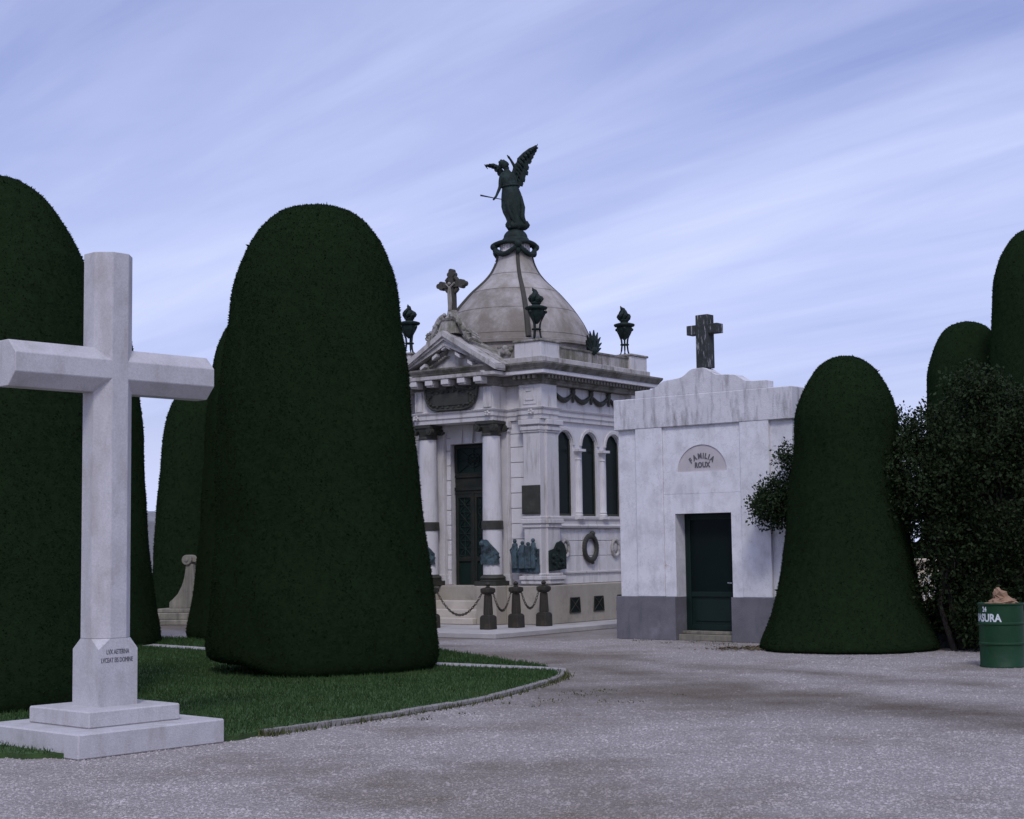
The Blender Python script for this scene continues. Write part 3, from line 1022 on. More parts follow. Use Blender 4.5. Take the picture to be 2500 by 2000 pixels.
# scroll brackets where the roof meets the attic
m = MB()
for q in range(5):
    m.ball((1.05 + .05 * q, -1.98, 5.62 + .06 * math.sin(q * 1.7)), .075 - .006 * q, 9, 7)
m.build('scroll', 'limestone_mossy', MAU, smooth=True)
# palmette ornament midway along the side parapet
m = MB()
for q in range(-4, 5):
    a = q * .30
    L = .46 - .020 * abs(q) ** 1.6
    m.tube([(1.93, 0, 5.68), (1.95 + .02 * math.cos(q), .6 * L * math.sin(a), 5.70 + .6 * L * math.cos(a)), (1.97, L * math.sin(a * 1.15), 5.72 + L * math.cos(a) * 1.0)], [.045, .05, .012], 7)
m.ball((1.94, 0, 5.74), .10, 10, 8)
m.build('palmette', 'bronze', MAU, smooth=True)

# dome
DP = [(1.68, 5.44), (1.68, 5.88), (1.74, 5.90), (1.74, 5.96), (1.67, 5.99), (1.635, 6.08), (1.56, 6.27), (1.475, 6.45), (1.37, 6.62), (1.25, 6.79), (1.11, 6.96), (.955, 7.135), (.79, 7.29), (.645, 7.43), (.53, 7.57), (.455, 7.70), (.405, 7.82), (.375, 7.93), (.36, 8.02)]
dp = catmull(DP[4:], 4)
DOME = bpy.data.objects.new('dome', None)
col.objects.link(DOME)
DOME.parent = MAU
DOME.location = (-.036, -.027, 0)
m = MB()
m.lathe(DP[:4] + [(1.65, 5.995)], 72)
m.build('dome_drum', 'dome', DOME, smooth=True, angle=30)
cuts_z = [5.99, 6.12, 6.69, 7.15, 7.55, 8.02]
for k, mt in enumerate(('dome', 'dome', 'dome', 'dome_mid', 'dome_mid')):
    za, zb = cuts_z[k], cuts_z[k + 1]
    zz_ = [za] + [p[1] for p in dp if za + .01 < p[1] < zb - .01] + [zb]
    pr_ = [(float(np.interp(z_, [p[1] for p in dp], [p[0] for p in dp])), z_) for z_ in zz_]
    m = MB()
    m.lathe(pr_, 72)
    m.build('dome_course', mt, DOME, smooth=True, angle=30)


def drad(z):
    return float(np.interp(z, [p[1] for p in dp], [p[0] for p in dp]))


for zs in (6.12, 6.69, 7.15, 7.55):
    r_ = drad(zs)
    m = MB()
    m.tube([(r_ * math.cos(a), r_ * math.sin(a), zs) for a in np.linspace(0, 2 * PI, 72, endpoint=False)], .011, 6, closed=True)
    m.build('seam', 'dome', DOME, smooth=True)
for q in range(4):
    a = PI / 4 + q * PI / 2
    m = MB()
    m.tube([((r_ + .005) * math.cos(a), (r_ + .005) * math.sin(a), z_) for r_, z_ in dp], [.062 * (.55 + .45 * r_ / 1.6) for r_, z_ in dp], 8)
    m.build('dome_rib', 'lead', DOME, smooth=True)
# crown: drum, ring of garlands with knots over the ribs, cap
m = MB()
m.lathe([(.34, 8.0), (.32, 8.05), (.30, 8.2), (.32, 8.27), (.34, 8.30)], 32)
for q in range(24):
    a = q * 2 * PI / 24
    m.tube([(.325 * math.cos(a), .325 * math.sin(a), 8.03), (.315 * math.cos(a), .315 * math.sin(a), 8.25)], .014, 5)
CROWN = m.build('crown_drum', 'limestone', MAU, smooth=True, loc=(-.036, -.027, 0))
m = MB()
for q in range(4):
    a = PI / 4 + q * PI / 2
    b = a + PI / 2
    top, low = [], []
    for t in np.linspace(0, 1, 13):
        aa = a + (b - a) * t
        rr = .46 - .10 * math.sin(PI * t)
        top.append((rr * math.cos(aa), rr * math.sin(aa), 8.235 + .035 * math.sin(PI * t)))
        rl = .45 - .045 * math.sin(PI * t)
        low.append((rl * math.cos(aa), rl * math.sin(aa), 8.16 - .17 * math.sin(PI * t)))
    m.tube(top, .050, 8)
    m.tube(low, [.040 + .022 * math.sin(PI * t) + .006 * math.sin(9 * t) for t in np.linspace(0, 1, 13)], 8)
    m.ball((.46 * math.cos(a), .46 * math.sin(a), 8.19), .085, 10, 8)
    m.ball((.43 * math.cos(a), .43 * math.sin(a), 8.06), .06, 9, 7, 1, 1, 1.5)
m.lathe([(.36, 8.24), (.38, 8.27), (.33, 8.31), (.30, 8.33)], 32)
m.build('crown_garland', 'bronze', MAU, smooth=True, loc=(-.036, -.027, 0))

# garland of bronze under the side cornice
m = MB()
for k in range(4):
    y0 = -1.36 + k * .68
    y1 = y0 + .68
    pts, rad = [], []
    for t in np.linspace(0, 1, 15):
        pts.append((1.875, y0 + (y1 - y0) * t, 4.80 - .17 * math.sin(PI * t)))
        rad.append(.018 + .04 * math.sin(PI * t))
    m.tube(pts, rad, 8)
    if k < 3:
        m.ball((1.88, y1, 4.82), .065, 9, 7, .7, 1, 1.3)
        m.tube([(1.88, y1, 4.78), (1.88, y1 - .01, 4.60)], [.035, .028], 7)
        m.ball((1.88, y1 - .05, 4.90), .035, 8, 6)
        m.ball((1.88, y1 + .05, 4.90), .035, 8, 6)
m.build('garland', 'bronze_brown', MAU, smooth=True)

# --- carved cross over the pediment
AC = thing('pediment_cross', 'carved ringed stone cross with trefoil ends on the pediment of the domed mausoleum', 'cross', mloc(0, -2.30, 6.03), CA)
m = MB()
m.frustum(0, 0, .0, .30, .26, .17, .20, .14)
m.lathe([(.17, .28), (.19, .33), (.12, .40), (.10, .50)], 14)
for sx in (-1, 1):
    pts, rad = [], []
    for t in np.linspace(0, 1, 18):
        pts.append((sx * (.10 + .46 * t), -.12, .36 - .46 * t + .07 * math.sin(t * 5)))
        rad.append(.085 - .03 * t)
    m.tube(pts, rad, 8)
    sp = [(sx * (.52 - .10 * (1 - q / 14) * math.cos(q * .62)), -.14, -.04 + .10 * (1 - q / 14) * math.sin(q * .62)) for q in range(15)]
    m.tube(sp, .035, 7)
    for q in range(5):
        m.ball((sx * (.08 + .09 * q), -.17, .40 - .085 * q + .03 * (q % 2)), .040, 8, 6)
    for q in range(3):
        m.tube([(sx * (.28 + .04 * q), -.10, .12 - .09 * q), (sx * (.42 + .07 * q), .02, .05 - .09 * q), (sx * (.50 + .05 * q), .18, -.04 - .08 * q)], [.05, .045, .03], 7)
m.build('carved_base', 'limestone_mossy', AC, smooth=True)
m = MB()
m.prism([(-.075, .45), (.075, .45), (.068, .80), (-.068, .80)], -.06, .06)
m.prism([(-.068, .78), (.068, .78), (.058, 1.28), (-.058, 1.28)], -.058, .058)
m.prism([(-.30, .98), (.30, .98), (.30, 1.09), (-.30, 1.09)], -.057, .057)
for ax_, az in ((0, 1.27), (-.28, 1.035), (.28, 1.035)):
    for q in range(3):
        a = q * 2 * PI / 3 + (PI / 2 if ax_ == 0 else (PI if ax_ < 0 else 0))
        c0, s0 = ax_ + .045 * math.cos(a), az + .045 * math.sin(a)
        m.prism([(c0 + .055 * math.cos(t), s0 + .055 * math.sin(t)) for t in np.linspace(0, 2 * PI, 10, endpoint=False)], -.06 - .002 * q, .06 + .002 * q)
m.tube([(.165 * math.cos(a), 0, 1.035 + .165 * math.sin(a)) for a in np.linspace(0, 2 * PI, 24, endpoint=False)], .048, 8, closed=True)
m.build('cross', 'lead', AC)
m = MB()
m.tube([(0, -.08, .50), (.01, -.09, .66), (-.01, -.085, .84), (0, -.08, 1.0)], [.04, .05, .045, .03], 8)
m.tube([(-.12, -.08, 1.06), (0, -.09, .97), (.12, -.08, 1.06)], .02, 6)
m.ball((.0, -.10, 1.05), .035, 8, 6)
m.build('carved_figure', 'limestone_mossy', AC, smooth=True)

# --- bronze torches on the attic corners
T0 = thing('bronze_torch', 'dark bronze tripod torch with flame standing in front of the mausoleum dome', 'torch', mloc(1.68, -1.68, 5.80), CA, 'torches on the mausoleum roof')
m = MB()
m.lathe([(.03, .36), (.07, .40), (.10, .46), (.135, .52), (.165, .585), (.175, .62), (.16, .64), (.215, .655), (.235, .685), (.225, .705), (.16, .725), (.09, .74), (.085, .765), (.11, .78), (.11, .80), (.09, .815)], 24)
m.build('bowl', 'bronze', T0, smooth=True)
for q in range(3):
    a = q * 2 * PI / 3 + .5
    m = MB()
    m.tube([(rr * math.cos(a), rr * math.sin(a), zz) for rr, zz in ((.125, .0), (.11, .03), (.082, .12), (.066, .25), (.078, .36), (.125, .48), (.18, .60))], [.030, .020, .019, .021, .022, .024, .030], 7)
    m.ball((.125 * math.cos(a), .125 * math.sin(a), .022), .032, 8, 6)
    m.ball((.195 * math.cos(a), .195 * math.sin(a), .595), .034, 8, 6)
    m.build('leg', 'bronze', T0, smooth=True)
m = MB()
m.tube([(.082 * math.cos(a), .082 * math.sin(a), .25) for a in np.linspace(0, 2 * PI, 18, endpoint=False)], .018, 6, closed=True)
m.build('leg_ring', 'bronze', T0, smooth=True)
m = MB()
m.ball((0, 0, .89), .095, 12, 9, 1, 1, 1.15)
for q in range(7):
    a = q * 2 * PI / 7
    pts_ = []
    for t in np.linspace(0, 1, 8):
        rr_ = .085 + .045 * math.sin(PI * min(1, t * 1.5)) - .085 * max(0, t - .35) / .65
        aa = a + 1.5 * t
        pts_.append((rr_ * math.cos(aa) - .07 * t ** 3, rr_ * math.sin(aa), .81 + (.20 + .045 * (q % 3)) * t))
    m.tube(pts_, [.030, .036, .038, .036, .032, .026, .018, .006], 6)
m.tube([(.0, 0, .98), (-.02, 0, 1.04), (-.065, -.01, 1.07), (-.08, -.01, 1.115)], [.055, .042, .028, .006], 7)
m.build('flame', 'bronze', T0, smooth=True)
for (sx, sy, lb) in ((1, 1, 'dark bronze tripod torch on the mausoleum roof corner nearest the plain vault'), (-1, -1, 'dark bronze tripod torch left of the pediment, partly behind the tall clipped yew'), (-1, 1, 'dark bronze tripod torch at the rear roof corner hidden by the dome')):
    if (sx, sy) == (-1, 1):
        continue
    c_ = copy_tree(T0)
    c_.location = mloc(sx * 1.68, sy * 1.68, 5.80)
    c_.rotation_euler.z = CA + sx * .6
    c_['label'] = lb

# --- bronze plaques fixed to the mausoleum


def plaque(name, label, mb, mat, smooth=True, bevel=0.0, cat='plaque'):
    t_ = mb.build(name, mat, None, smooth=smooth, bevel=bevel, loc=(CX, CY, 0))
    t_.rotation_euler.z = CA
    tag(t_, label, cat, 'bronze plaques on the mausoleum')
    return t_


m = MB()
pts = [(-.70, 4.93), (-.67, 4.72), (-.60, 4.58), (-.50, 4.49), (-.36, 4.455), (.36, 4.455), (.50, 4.49), (.60, 4.58), (.67, 4.72), (.70, 4.93), (.62, 4.88), (.52, 4.86), (.42, 4.90), (.30, 4.875), (.12, 4.88), (.07, 4.96), (0, 4.98), (-.07, 4.96), (-.12, 4.88), (-.30, 4.875), (-.42, 4.90), (-.52, 4.86), (-.62, 4.88)]
m.prism(pts, -2.39, -2.34)
rim = [(x * .98, -2.395, 4.70 + (z - 4.70) * .96) for x, z in pts]
m.tube(rim, .026, 6, closed=True)
for q in range(26):
    a = q * 2 * PI / 26
    m.ball((.60 * math.cos(a), -2.40, 4.68 + .17 * math.sin(a)), .03, 7, 5)
m.prism([(-.46, 4.56), (.46, 4.56), (.46, 4.80), (-.46, 4.80)], -2.41, -2.388)
plaque('bronze_cartouche', 'large dark bronze cartouche with wreathed rim on the frieze over the door', m, 'bronze_brown', smooth=False)
m = MB()
m.box(1.492, 1.928, -2.012, -1.972, 2.29, 2.87)
m.box(1.515, 1.905, -2.020, -2.010, 2.315, 2.845)
m.box(1.535, 1.885, -2.016, -2.006, 2.335, 2.825)
plaque('bronze_tablet', 'plain rectangular brown bronze tablet on the corner pier', m, 'bronze_brown', False, .004)


def relief_panel(mb, x0, x1, z0, z1, y, seed, figs):
    rr = random.Random(seed)
    mb.box(x0, x1, y, y + .05, z0, z0 + (z1 - z0) * .24)
    for fx, top, wd in figs:
        mb.tube([(fx, y + .01, z0 + .1), (fx + rr.uniform(-.02, .02), y - .01, (z0 + top) / 2), (fx, y, top - .10), (fx, y, top - .07)], [wd * 1.1, wd, wd * .8, wd * .4], 9)
        mb.ball((fx, y - .01, top - .04), .042, 9, 7)
        for s_ in (-1, 1):
            mb.tube([(fx, y, top - .12), (fx + s_ * wd * 1.5, y - .02, top - .22), (fx + s_ * wd * .9, y - .03, top - .33)], [.025, .022, .015], 6)
    for q in range(18):
        mb.ball((rr.uniform(x0 + .03, x1 - .03), y - rr.uniform(0, .02), rr.uniform(z0 + .05, z0 + (z1 - z0) * .6)), rr.uniform(.02, .05), 7, 5)


m = MB()
relief_panel(m, 1.24, 1.90, 1.125, 1.80, -2.04, 3, ((1.33, 1.80, .07), (1.52, 1.76, .09), (1.66, 1.74, .085), (1.78, 1.81, .06)))
m.box(1.27, 1.885, -2.03, -1.98, 1.27, 1.60)
plaque('bronze_figure_group', 'blue green bronze relief of four standing figures on the corner pier', m, 'bronze_blue')
for sx, lb in ((1, 'blue green bronze relief plate wrapped round the column between door and corner pier'), (-1, 'blue green bronze relief plate wrapped round the column left of the door')):
    m = MB()
    xs, fs = [], []
    N, K = 15, 9
    for k in range(K):
        for i in range(N):
            a = -PI / 2 + (i / (N - 1) - .5) * 2.5
            zt = 1.80 - .17 * max(0, (abs(i - 5) - 2.5)) / 4
            zz = 1.30 + (zt - 1.30) * k / (K - 1)
            rr = .232 + .022 * math.sin(i * 1.9) * math.sin(k * 1.6) + .012 * math.sin(i * 4.1 + k * 2.7)
            xs.append((sx * .83 + rr * math.cos(a), -2.12 + rr * math.sin(a), zz))
    for k in range(K - 1):
        for i in range(N - 1):
            fs.append((k * N + i, k * N + i + 1, (k + 1) * N + i + 1, (k + 1) * N + i))
    off = len(xs)
    xs2 = [(sx * .83 + (p[0] - sx * .83) * .88, -2.12 + (p[1] + 2.12) * .88, p[2]) for p in xs]
    fs2 = [tuple(q + off for q in f_[::-1]) for f_ in fs]
    edge = [i for i in range(N)] + [k * N + N - 1 for k in range(1, K)] + [(K - 1) * N + i for i in range(N - 2, -1, -1)] + [k * N for k in range(K - 2, 0, -1)]
    side = [(edge[i], edge[i] + off, edge[(i + 1) % len(edge)] + off, edge[(i + 1) % len(edge)]) for i in range(len(edge))]
    m.add(xs + xs2, fs + fs2 + side)
    m.ball((sx * .83 - .10, -2.35, 1.72), .06, 9, 7)
    plaque('bronze_column_plate', lb, m, 'bronze_blue')
m = MB()
poly = [(-1.80, 1.15), (-1.22, 1.19), (-1.22, 1.56), (-1.28, 1.68), (-1.40, 1.75), (-1.52, 1.72), (-1.62, 1.60), (-1.80, 1.56)]
m.prism(poly, 1.975, 2.015, 'x')
rr = random.Random(9)
for q in range(22):
    m.ball((2.015, rr.uniform(-1.74, -1.28), rr.uniform(1.22, 1.62)), rr.uniform(.025, .055), 7, 5)
plaque('bronze_relief', 'dark bronze relief plaque with arched top on the side pier', m, 'bronze', smooth=False)
m = MB()
for q in range(30):
    a = q * 2 * PI / 30
    m.ball((1.845, -.07 + .23 * math.cos(a), 1.60 + .25 * math.sin(a)), .062, 8, 6, .7, 1, 1)
m.ball((1.85, .0, 1.90), .06, 8, 6)
m.tube([(1.85, -.05, 1.36), (1.85, .0, 1.28)], .04, 6)
plaque('bronze_wreath', 'dark bronze laurel wreath on the side wall under the arched windows', m, 'bronze_brown', cat='wreath')

# --- angel on the dome
AN = thing('angel_statue', 'dark bronze winged angel holding a trumpet on top of the dome', 'statue', (CX - .045, CY, 8.30))
m = MB()
m.ball((.02, 0, .10), .265, 22, 14, 1, 1, .75)
m.lathe([(.30, -.01), (.31, .03), (.29, .07), (.27, .09)], 26, .02)
GL = m.build('globe', 'bronze', AN, smooth=True)
OZ = .28     # feet height above the thing's base


def sect(z, l, r_, ry, yc=0.0):
    return (z - 8.58 + OZ, (l + r_) / 2, (r_ - l) / 2, ry, yc)


SEC = [sect(8.57, -.13, .22, .15), sect(8.63, -.17, .29, .20), sect(8.68, -.20, .31, .21, .01), sect(8.76, -.16, .25, .17), sect(8.85, -.19, .225, .17), sect(8.97, -.25, .215, .175), sect(9.10, -.285, .205, .18),
       sect(9.24, -.285, .19, .18), sect(9.38, -.275, .155, .165), sect(9.50, -.262, .11, .145), sect(9.56, -.258, .09, .14), sect(9.65, -.285, .08, .145), sect(9.76, -.315, .055, .14), sect(9.83, -.30, .02, .115), sect(9.88, -.235, -.06, .08), sect(9.93, -.205, -.10, .058)]
N = 48
vs, fs = [], []
for (z, cx_, rx, ry, yc) in SEC:
    low = max(0, min(1, (1.05 + OZ - .28 - z) / .8))
    for i in range(N):
        a = 2 * PI * i / N
        fold = 1 + low * (.10 * math.sin(9 * a + z * 2.2) + .06 * math.sin(17 * a - z * 3)) + (1 - low) * .02 * math.sin(11 * a + z * 9)
        vs.append((cx_ + rx * fold * math.cos(a), yc + ry * fold * math.sin(a), z))
for k in range(len(SEC) - 1):
    for i in range(N):
        j = (i + 1) % N
        fs.append((k * N + i, k * N + j, (k + 1) * N + j, (k + 1) * N + i))
fs += [tuple(range(N - 1, -1, -1)), tuple((len(SEC) - 1) * N + i for i in range(N))]
m = MB()
m.add(vs, fs)
# girdle and overfold
m.tube([(-.085 + .185 * math.cos(a), .15 * math.sin(a), 9.555 - 8.58 + OZ + .02 * math.cos(a)) for a in np.linspace(0, 2 * PI, 28, endpoint=False)], .022, 7, closed=True)
# cloth swirling off the knee and a trailing fold at the hem
m.tube([(.15, -.10, 1.0), (.19, -.12, .75), (.17, -.14, .55), (.22, -.12, .40)], [.03, .05, .055, .03], 8)
m.tube([(-.16, -.13, .95), (-.12, -.17, .70), (-.05, -.17, .52), (.02, -.16, .40)], [.02, .04, .045, .02], 8)
m.tube([(.16, .02, .44), (.27, .03, .42), (.33, .02, .37)], [.07, .06, .02], 8)
m.build('robe', 'bronze', AN, smooth=True, angle=60)


def Z(z):
    return z - 8.58 + OZ


# body: head, neck, arms, feet as one skinned figure
joints = {
    'chest': ((-.14, 0, Z(9.72)), .10), 'neck': ((-.155, 0, Z(9.88)), .045), 'head0': ((-.165, -.01, Z(9.95)), .058), 'head1': ((-.195, -.015, Z(10.03)), .100), 'head2': ((-.225, -.01, Z(10.085)), .080),
    'shL': ((-.285, -.01, Z(9.775)), .058), 'elL': ((-.305, -.04, Z(9.53)), .042), 'wrL': ((-.395, -.10, Z(9.31)), .028), 'haL': ((-.435, -.12, Z(9.25)), .032),
    'shR': ((-.01, .0, Z(9.82)), .055), 'elR': ((.03, -.03, Z(9.97)), .042), 'wrR': ((-.065, -.07, Z(10.13)), .026), 'haR': ((-.10, -.08, Z(10.175)), .026), 'fiR': ((-.145, -.09, Z(10.235)), .010),
    'nose': ((-.105, -.03, Z(10.045)), .018), 'chin': ((-.105, -.02, Z(9.965)), .026),
    'hip': ((-.05, 0, Z(9.25)), .10), 'knL': ((-.10, -.10, Z(8.95)), .07), 'ftL': ((-.09, -.12, Z(8.62)), .035), 'toL': ((-.11, -.22, Z(8.59)), .028),
    'knR': ((.05, -.02, Z(8.92)), .07), 'ftR': ((.05, -.04, Z(8.62)), .035), 'toR': ((.06, -.15, Z(8.59)), .028)}
edges = [('hip', 'chest'), ('chest', 'neck'), ('neck', 'head0'), ('head0', 'head1'), ('head1', 'head2'), ('chest', 'shL'), ('shL', 'elL'), ('elL', 'wrL'), ('wrL', 'haL'), ('chest', 'shR'), ('shR', 'elR'), ('elR', 'wrR'), ('wrR', 'haR'), ('haR', 'fiR'),
         ('head1', 'nose'), ('head0', 'chin'), ('hip', 'knL'), ('knL', 'ftL'), ('ftL', 'toL'), ('hip', 'knR'), ('knR', 'ftR'), ('ftR', 'toR')]
# fingers of both hands
fi = 0
for hand, base, dirs in (('haL', (-.435, -.12, Z(9.25)), ((-.03, -.03, -.02), (-.035, -.01, -.025), (-.03, .01, -.03), (-.02, .02, -.03))), ('haR', (-.10, -.08, Z(10.175)), ((-.02, -.02, .005), (-.015, -.03, -.005), (-.005, -.03, -.01), (.01, -.025, .02)))):
    for d_ in dirs:
        nm = 'f%d' % fi
        fi += 1
        joints[nm] = ((base[0] + d_[0], base[1] + d_[1], base[2] + d_[2]), .010)
        edges.append((hand, nm))
me = bpy.data.meshes.new('figure')
keys = list(joints)
me.from_pydata([joints[q][0] for q in keys], [(keys.index(a), keys.index(b)) for a, b in edges], [])
fg = bpy.data.objects.new('figure', me)
col.objects.link(fg)
fg.parent = AN
sk = fg.modifiers.new('skin', 'SKIN')
for i, q in enumerate(keys):
    me.skin_vertices[0].data[i].radius = (joints[q][1], joints[q][1])
    me.skin_vertices[0].data[i].use_root = (q == 'hip')
fg.modifiers.new('sub', 'SUBSURF').levels = 2
fg.modifiers['sub'].render_levels = 2
fg.modifiers['skin'].use_smooth_shade = True
me.materials.append(MT['bronze'])
m = MB()   # hair gathered at the back of the head
m.ball((-.235, .02, Z(10.06)), .095, 12, 9, 1, 1, .95)
m.ball((-.305, .03, Z(10.0)), .05, 9, 7)
for q in range(9):
    a = q * .7
    m.ball((-.235 + .075 * math.cos(a), .02 + .05 * math.sin(a * 1.7), Z(10.06) + .075 * math.sin(a)), .035, 7, 6)
m.build('hair', 'bronze', AN, smooth=True)
m = MB()
m.tube([(-.74, -.16, Z(9.325)), (-.44, -.12, Z(9.27)), (-.10, -.10, Z(9.21))], [.020, .010, .008], 8)
tr = m.build('trumpet', 'bronze', AN, smooth=True)


def wing(name, root, outline, tips, depth):
    """lobed wing: outline as (x, z) leading edge from root to tip, tips = trailing feather ends"""
    mb = MB()
    n_ = len(tips)
    for k, (tx, tz) in enumerate(tips):
        t = k / (n_ - 1)
        i_ = t * (len(outline) - 1)
        a = int(min(i_, len(outline) - 2))
        f_ = i_ - a
        sx_ = outline[a][0] * (1 - f_) + outline[a + 1][0] * f_
        sz_ = outline[a][1] * (1 - f_) + outline[a + 1][1] * f_
        y0 = depth(sx_, sz_) + .012 * (k % 3)
        y1 = depth(tx, tz) + .012 * (k % 3)
        dx_, dz_ = tx - sx_, tz - sz_
        L = math.hypot(dx_, dz_)
        px_, pz_ = -dz_ / L, dx_ / L
        w0 = .072
        q = [(0, .5), (.25, 1.0), (.6, 1.0), (.88, .75), (1.0, .12)]
        up_ = [(sx_ + dx_ * s_ + px_ * w0 * w_, y0 + (y1 - y0) * s_, sz_ + dz_ * s_ + pz_ * w0 * w_) for s_, w_ in q]
        dn_ = [(sx_ + dx_ * s_ - px_ * w0 * w_, y0 + (y1 - y0) * s_, sz_ + dz_ * s_ - pz_ * w0 * w_) for s_, w_ in q]
        mid = [(sx_ + dx_ * s_, y0 + (y1 - y0) * s_ - .018, sz_ + dz_ * s_) for s_, w_ in q]
        bot = [(sx_ + dx_ * s_, y0 + (y1 - y0) * s_ + .018, sz_ + dz_ * s_) for s_, w_ in q]
        vv = up_ + mid + dn_ + bot
        ff = []
        for r0 in range(4):
            r1 = (r0 + 1) % 4
            for s_ in range(4):
                ff.append((r0 * 5 + s_, r0 * 5 + s_ + 1, r1 * 5 + s_ + 1, r1 * 5 + s_))
        ff += [(0, 5, 10, 15), (4, 19, 14, 9)]
        mb.add(vv, ff)
    for k in range(n_ - 1):          # covert feathers over the roots
        tx, tz = (tips[k][0] + tips[k + 1][0]) / 2, (tips[k][1] + tips[k + 1][1]) / 2
        i_ = (k + .5) / (n_ - 1) * (len(outline) - 1)
        a = int(min(i_, len(outline) - 2))
        f_ = i_ - a
        sx_ = outline[a][0] * (1 - f_) + outline[a + 1][0] * f_
        sz_ = outline[a][1] * (1 - f_) + outline[a + 1][1] * f_
        ex, ez = sx_ + (tx - sx_) * .55, sz_ + (tz - sz_) * .55
        mb.tube([(sx_, depth(sx_, sz_) - .02, sz_), ((sx_ + ex) / 2, depth(sx_, sz_) - .035, (sz_ + ez) / 2), (ex, depth(ex, ez) - .015, ez)], [.035, .045, .012], 7)
    mb.tube([(x_, depth(x_, z_) - .01, z_) for x_, z_ in outline], [.062 - .042 * i / (len(outline) - 1) for i in range(len(outline))], 8)
    return mb.build(name, 'bronze', AN, smooth=True, angle=50)


def P5(x, y):
    return ((x - 1180) / 486.0 - .02 + .01, Z(8.582 + (1040 - y) / 486.0))


wing('wing', None, [P5(1180, 470), P5(1195, 400), P5(1205, 330), P5(1240, 260), P5(1300, 195), P5(1360, 145), P5(1405, 120), P5(1430, 108)],
     [P5(1195, 565), P5(1240, 568), P5(1275, 550), P5(1300, 505), P5(1305, 460), P5(1335, 425), P5(1342, 370), P5(1330, 325), P5(1362, 300), P5(1380, 255), P5(1393, 215), P5(1405, 180), P5(1420, 145), P5(1440, 112)],
     lambda x, z: .14 + .20 * max(0, x))
wing('wing', None, [P5(1090, 440), P5(1055, 385), P5(1010, 330), P5(965, 302), P5(925, 300), P5(890, 310)],
     [P5(1120, 540), P5(1080, 500), P5(1045, 430), P5(1015, 385), P5(975, 345), P5(940, 322), P5(905, 320), P5(882, 316)],
     lambda x, z: .16 + .30 * max(0, -x - .1))

# ------------------------------------------------------------------ bollards and chains before the mausoleum
b0 = thing('bollard', 'dark iron bollard at the outer corner of the pavement before the mausoleum', 'bollard', mloc(1.93, -3.75, PZ), CA, 'bollards round the mausoleum forecourt')
m = MB()
m.frustum(0, 0, 0, .24, .122, .117)
m.frustum(0, 0, .24, .27, .117, .088)
m.build('base', 'iron', b0, bevel=.012)
m = MB()
m.lathe([(.092, .27), (.072, .60), (.066, .66)], 8)
for q in range(8):
    a = q * PI / 4 + PI / 8
    m.tube([(.085 * math.cos(a), .085 * math.sin(a), .29), (.066 * math.cos(a), .066 * math.sin(a), .64)], .012, 5)
m.build('post', 'iron', b0)
m = MB()
m.frustum(0, 0, .655, .69, .068, .100)
m.box(-.106, .106, -.106, .106, .69, .765)
m.frustum(0, 0, .765, .785, .11, .06)
m.build('head', 'iron', b0, bevel=.010)
m = MB()
m.lathe([(.035, .78), (.05, .795), (.028, .81), (.045, .83), (.05, .85), (.03, .875), (.008, .89)], 10)
m.build('finial', 'iron', b0, smooth=True)
BP = [(1.93, -3.75), (2.06, -3.03), (2.22, -2.33), (.56, -3.75), (-.70, -3.75), (-1.95, -3.75)]
BL = [None, 'dark iron bollard between the pavement corner bollard and the podium', 'dark iron bollard standing against the podium corner of the mausoleum',
      'dark iron bollard before the mausoleum steps, behind the big clipped tree', 'dark iron bollard before the mausoleum left of the steps, hidden by the big clipped tree', 'dark iron bollard at the far corner of the forecourt, hidden by the clipped tree']
for i in (1, 2, 3):
    c_ = copy_tree(b0)
    c_.location = mloc(BP[i][0], BP[i][1], PZ)
    c_['label'] = BL[i]


def chain(a, b, sag, label):
    A_, B_ = Vector(mloc(a[0], a[1], PZ + .70)), Vector(mloc(b[0], b[1], PZ + .70))
    d_ = (B_ - A_).normalized()
    A_, B_ = A_ + d_ * .13, B_ - d_ * .13
    npt = 200
    pts = []
    for i in range(npt + 1):
        t = i / npt
        p = A_.lerp(B_, t)
        p.z -= sag * 4 * t * (1 - t)
        pts.append(p)
    L = sum((pts[i + 1] - pts[i]).length for i in range(npt))
    cnt = int(L / .052)
    mb = MB()
    for k in range(cnt + 1):
        i = min(npt - 1, int(k / cnt * npt))
        t_ = (pts[i + 1] - pts[i]).normalized()
        s_ = t_.cross(Vector((0, 0, 1))).normalized()
        w_ = s_.cross(t_).normalized()
        u_ = s_ if k % 2 else w_
        mb.tube([pts[i] + t_ * .038 * math.cos(q) + u_ * .020 * math.sin(q) for q in np.linspace(0, 2 * PI, 8, endpoint=False)], .0075, 4, closed=True)
    o_ = mb.build('chain', 'iron')
    tag(o_, label, 'chain', 'chains between the forecourt bollards')


chain(BP[0], BP[1], .36, 'short sagging iron chain from the pavement corner bollard toward the mausoleum')
chain(BP[1], BP[2], .34, 'short sagging iron chain ending at the bollard against the podium')
chain(BP[3], BP[0], .44, 'long sagging iron chain across the front of the mausoleum steps')

# ------------------------------------------------------------------ family vault
VL = (1.839, 28.365)
VA = R(-39.7)
V = thing('family_vault', 'plain white stucco burial vault with grey plinth, green door and stepped curved parapet', 'vault', (VL[0], VL[1], 0), VA)
W, DEP = 3.594, 3.5


def vloc(x, y, z=0):
    return (VL[0] + math.cos(VA) * x - math.sin(VA) * y, VL[1] + math.sin(VA) * x + math.cos(VA) * y, z)


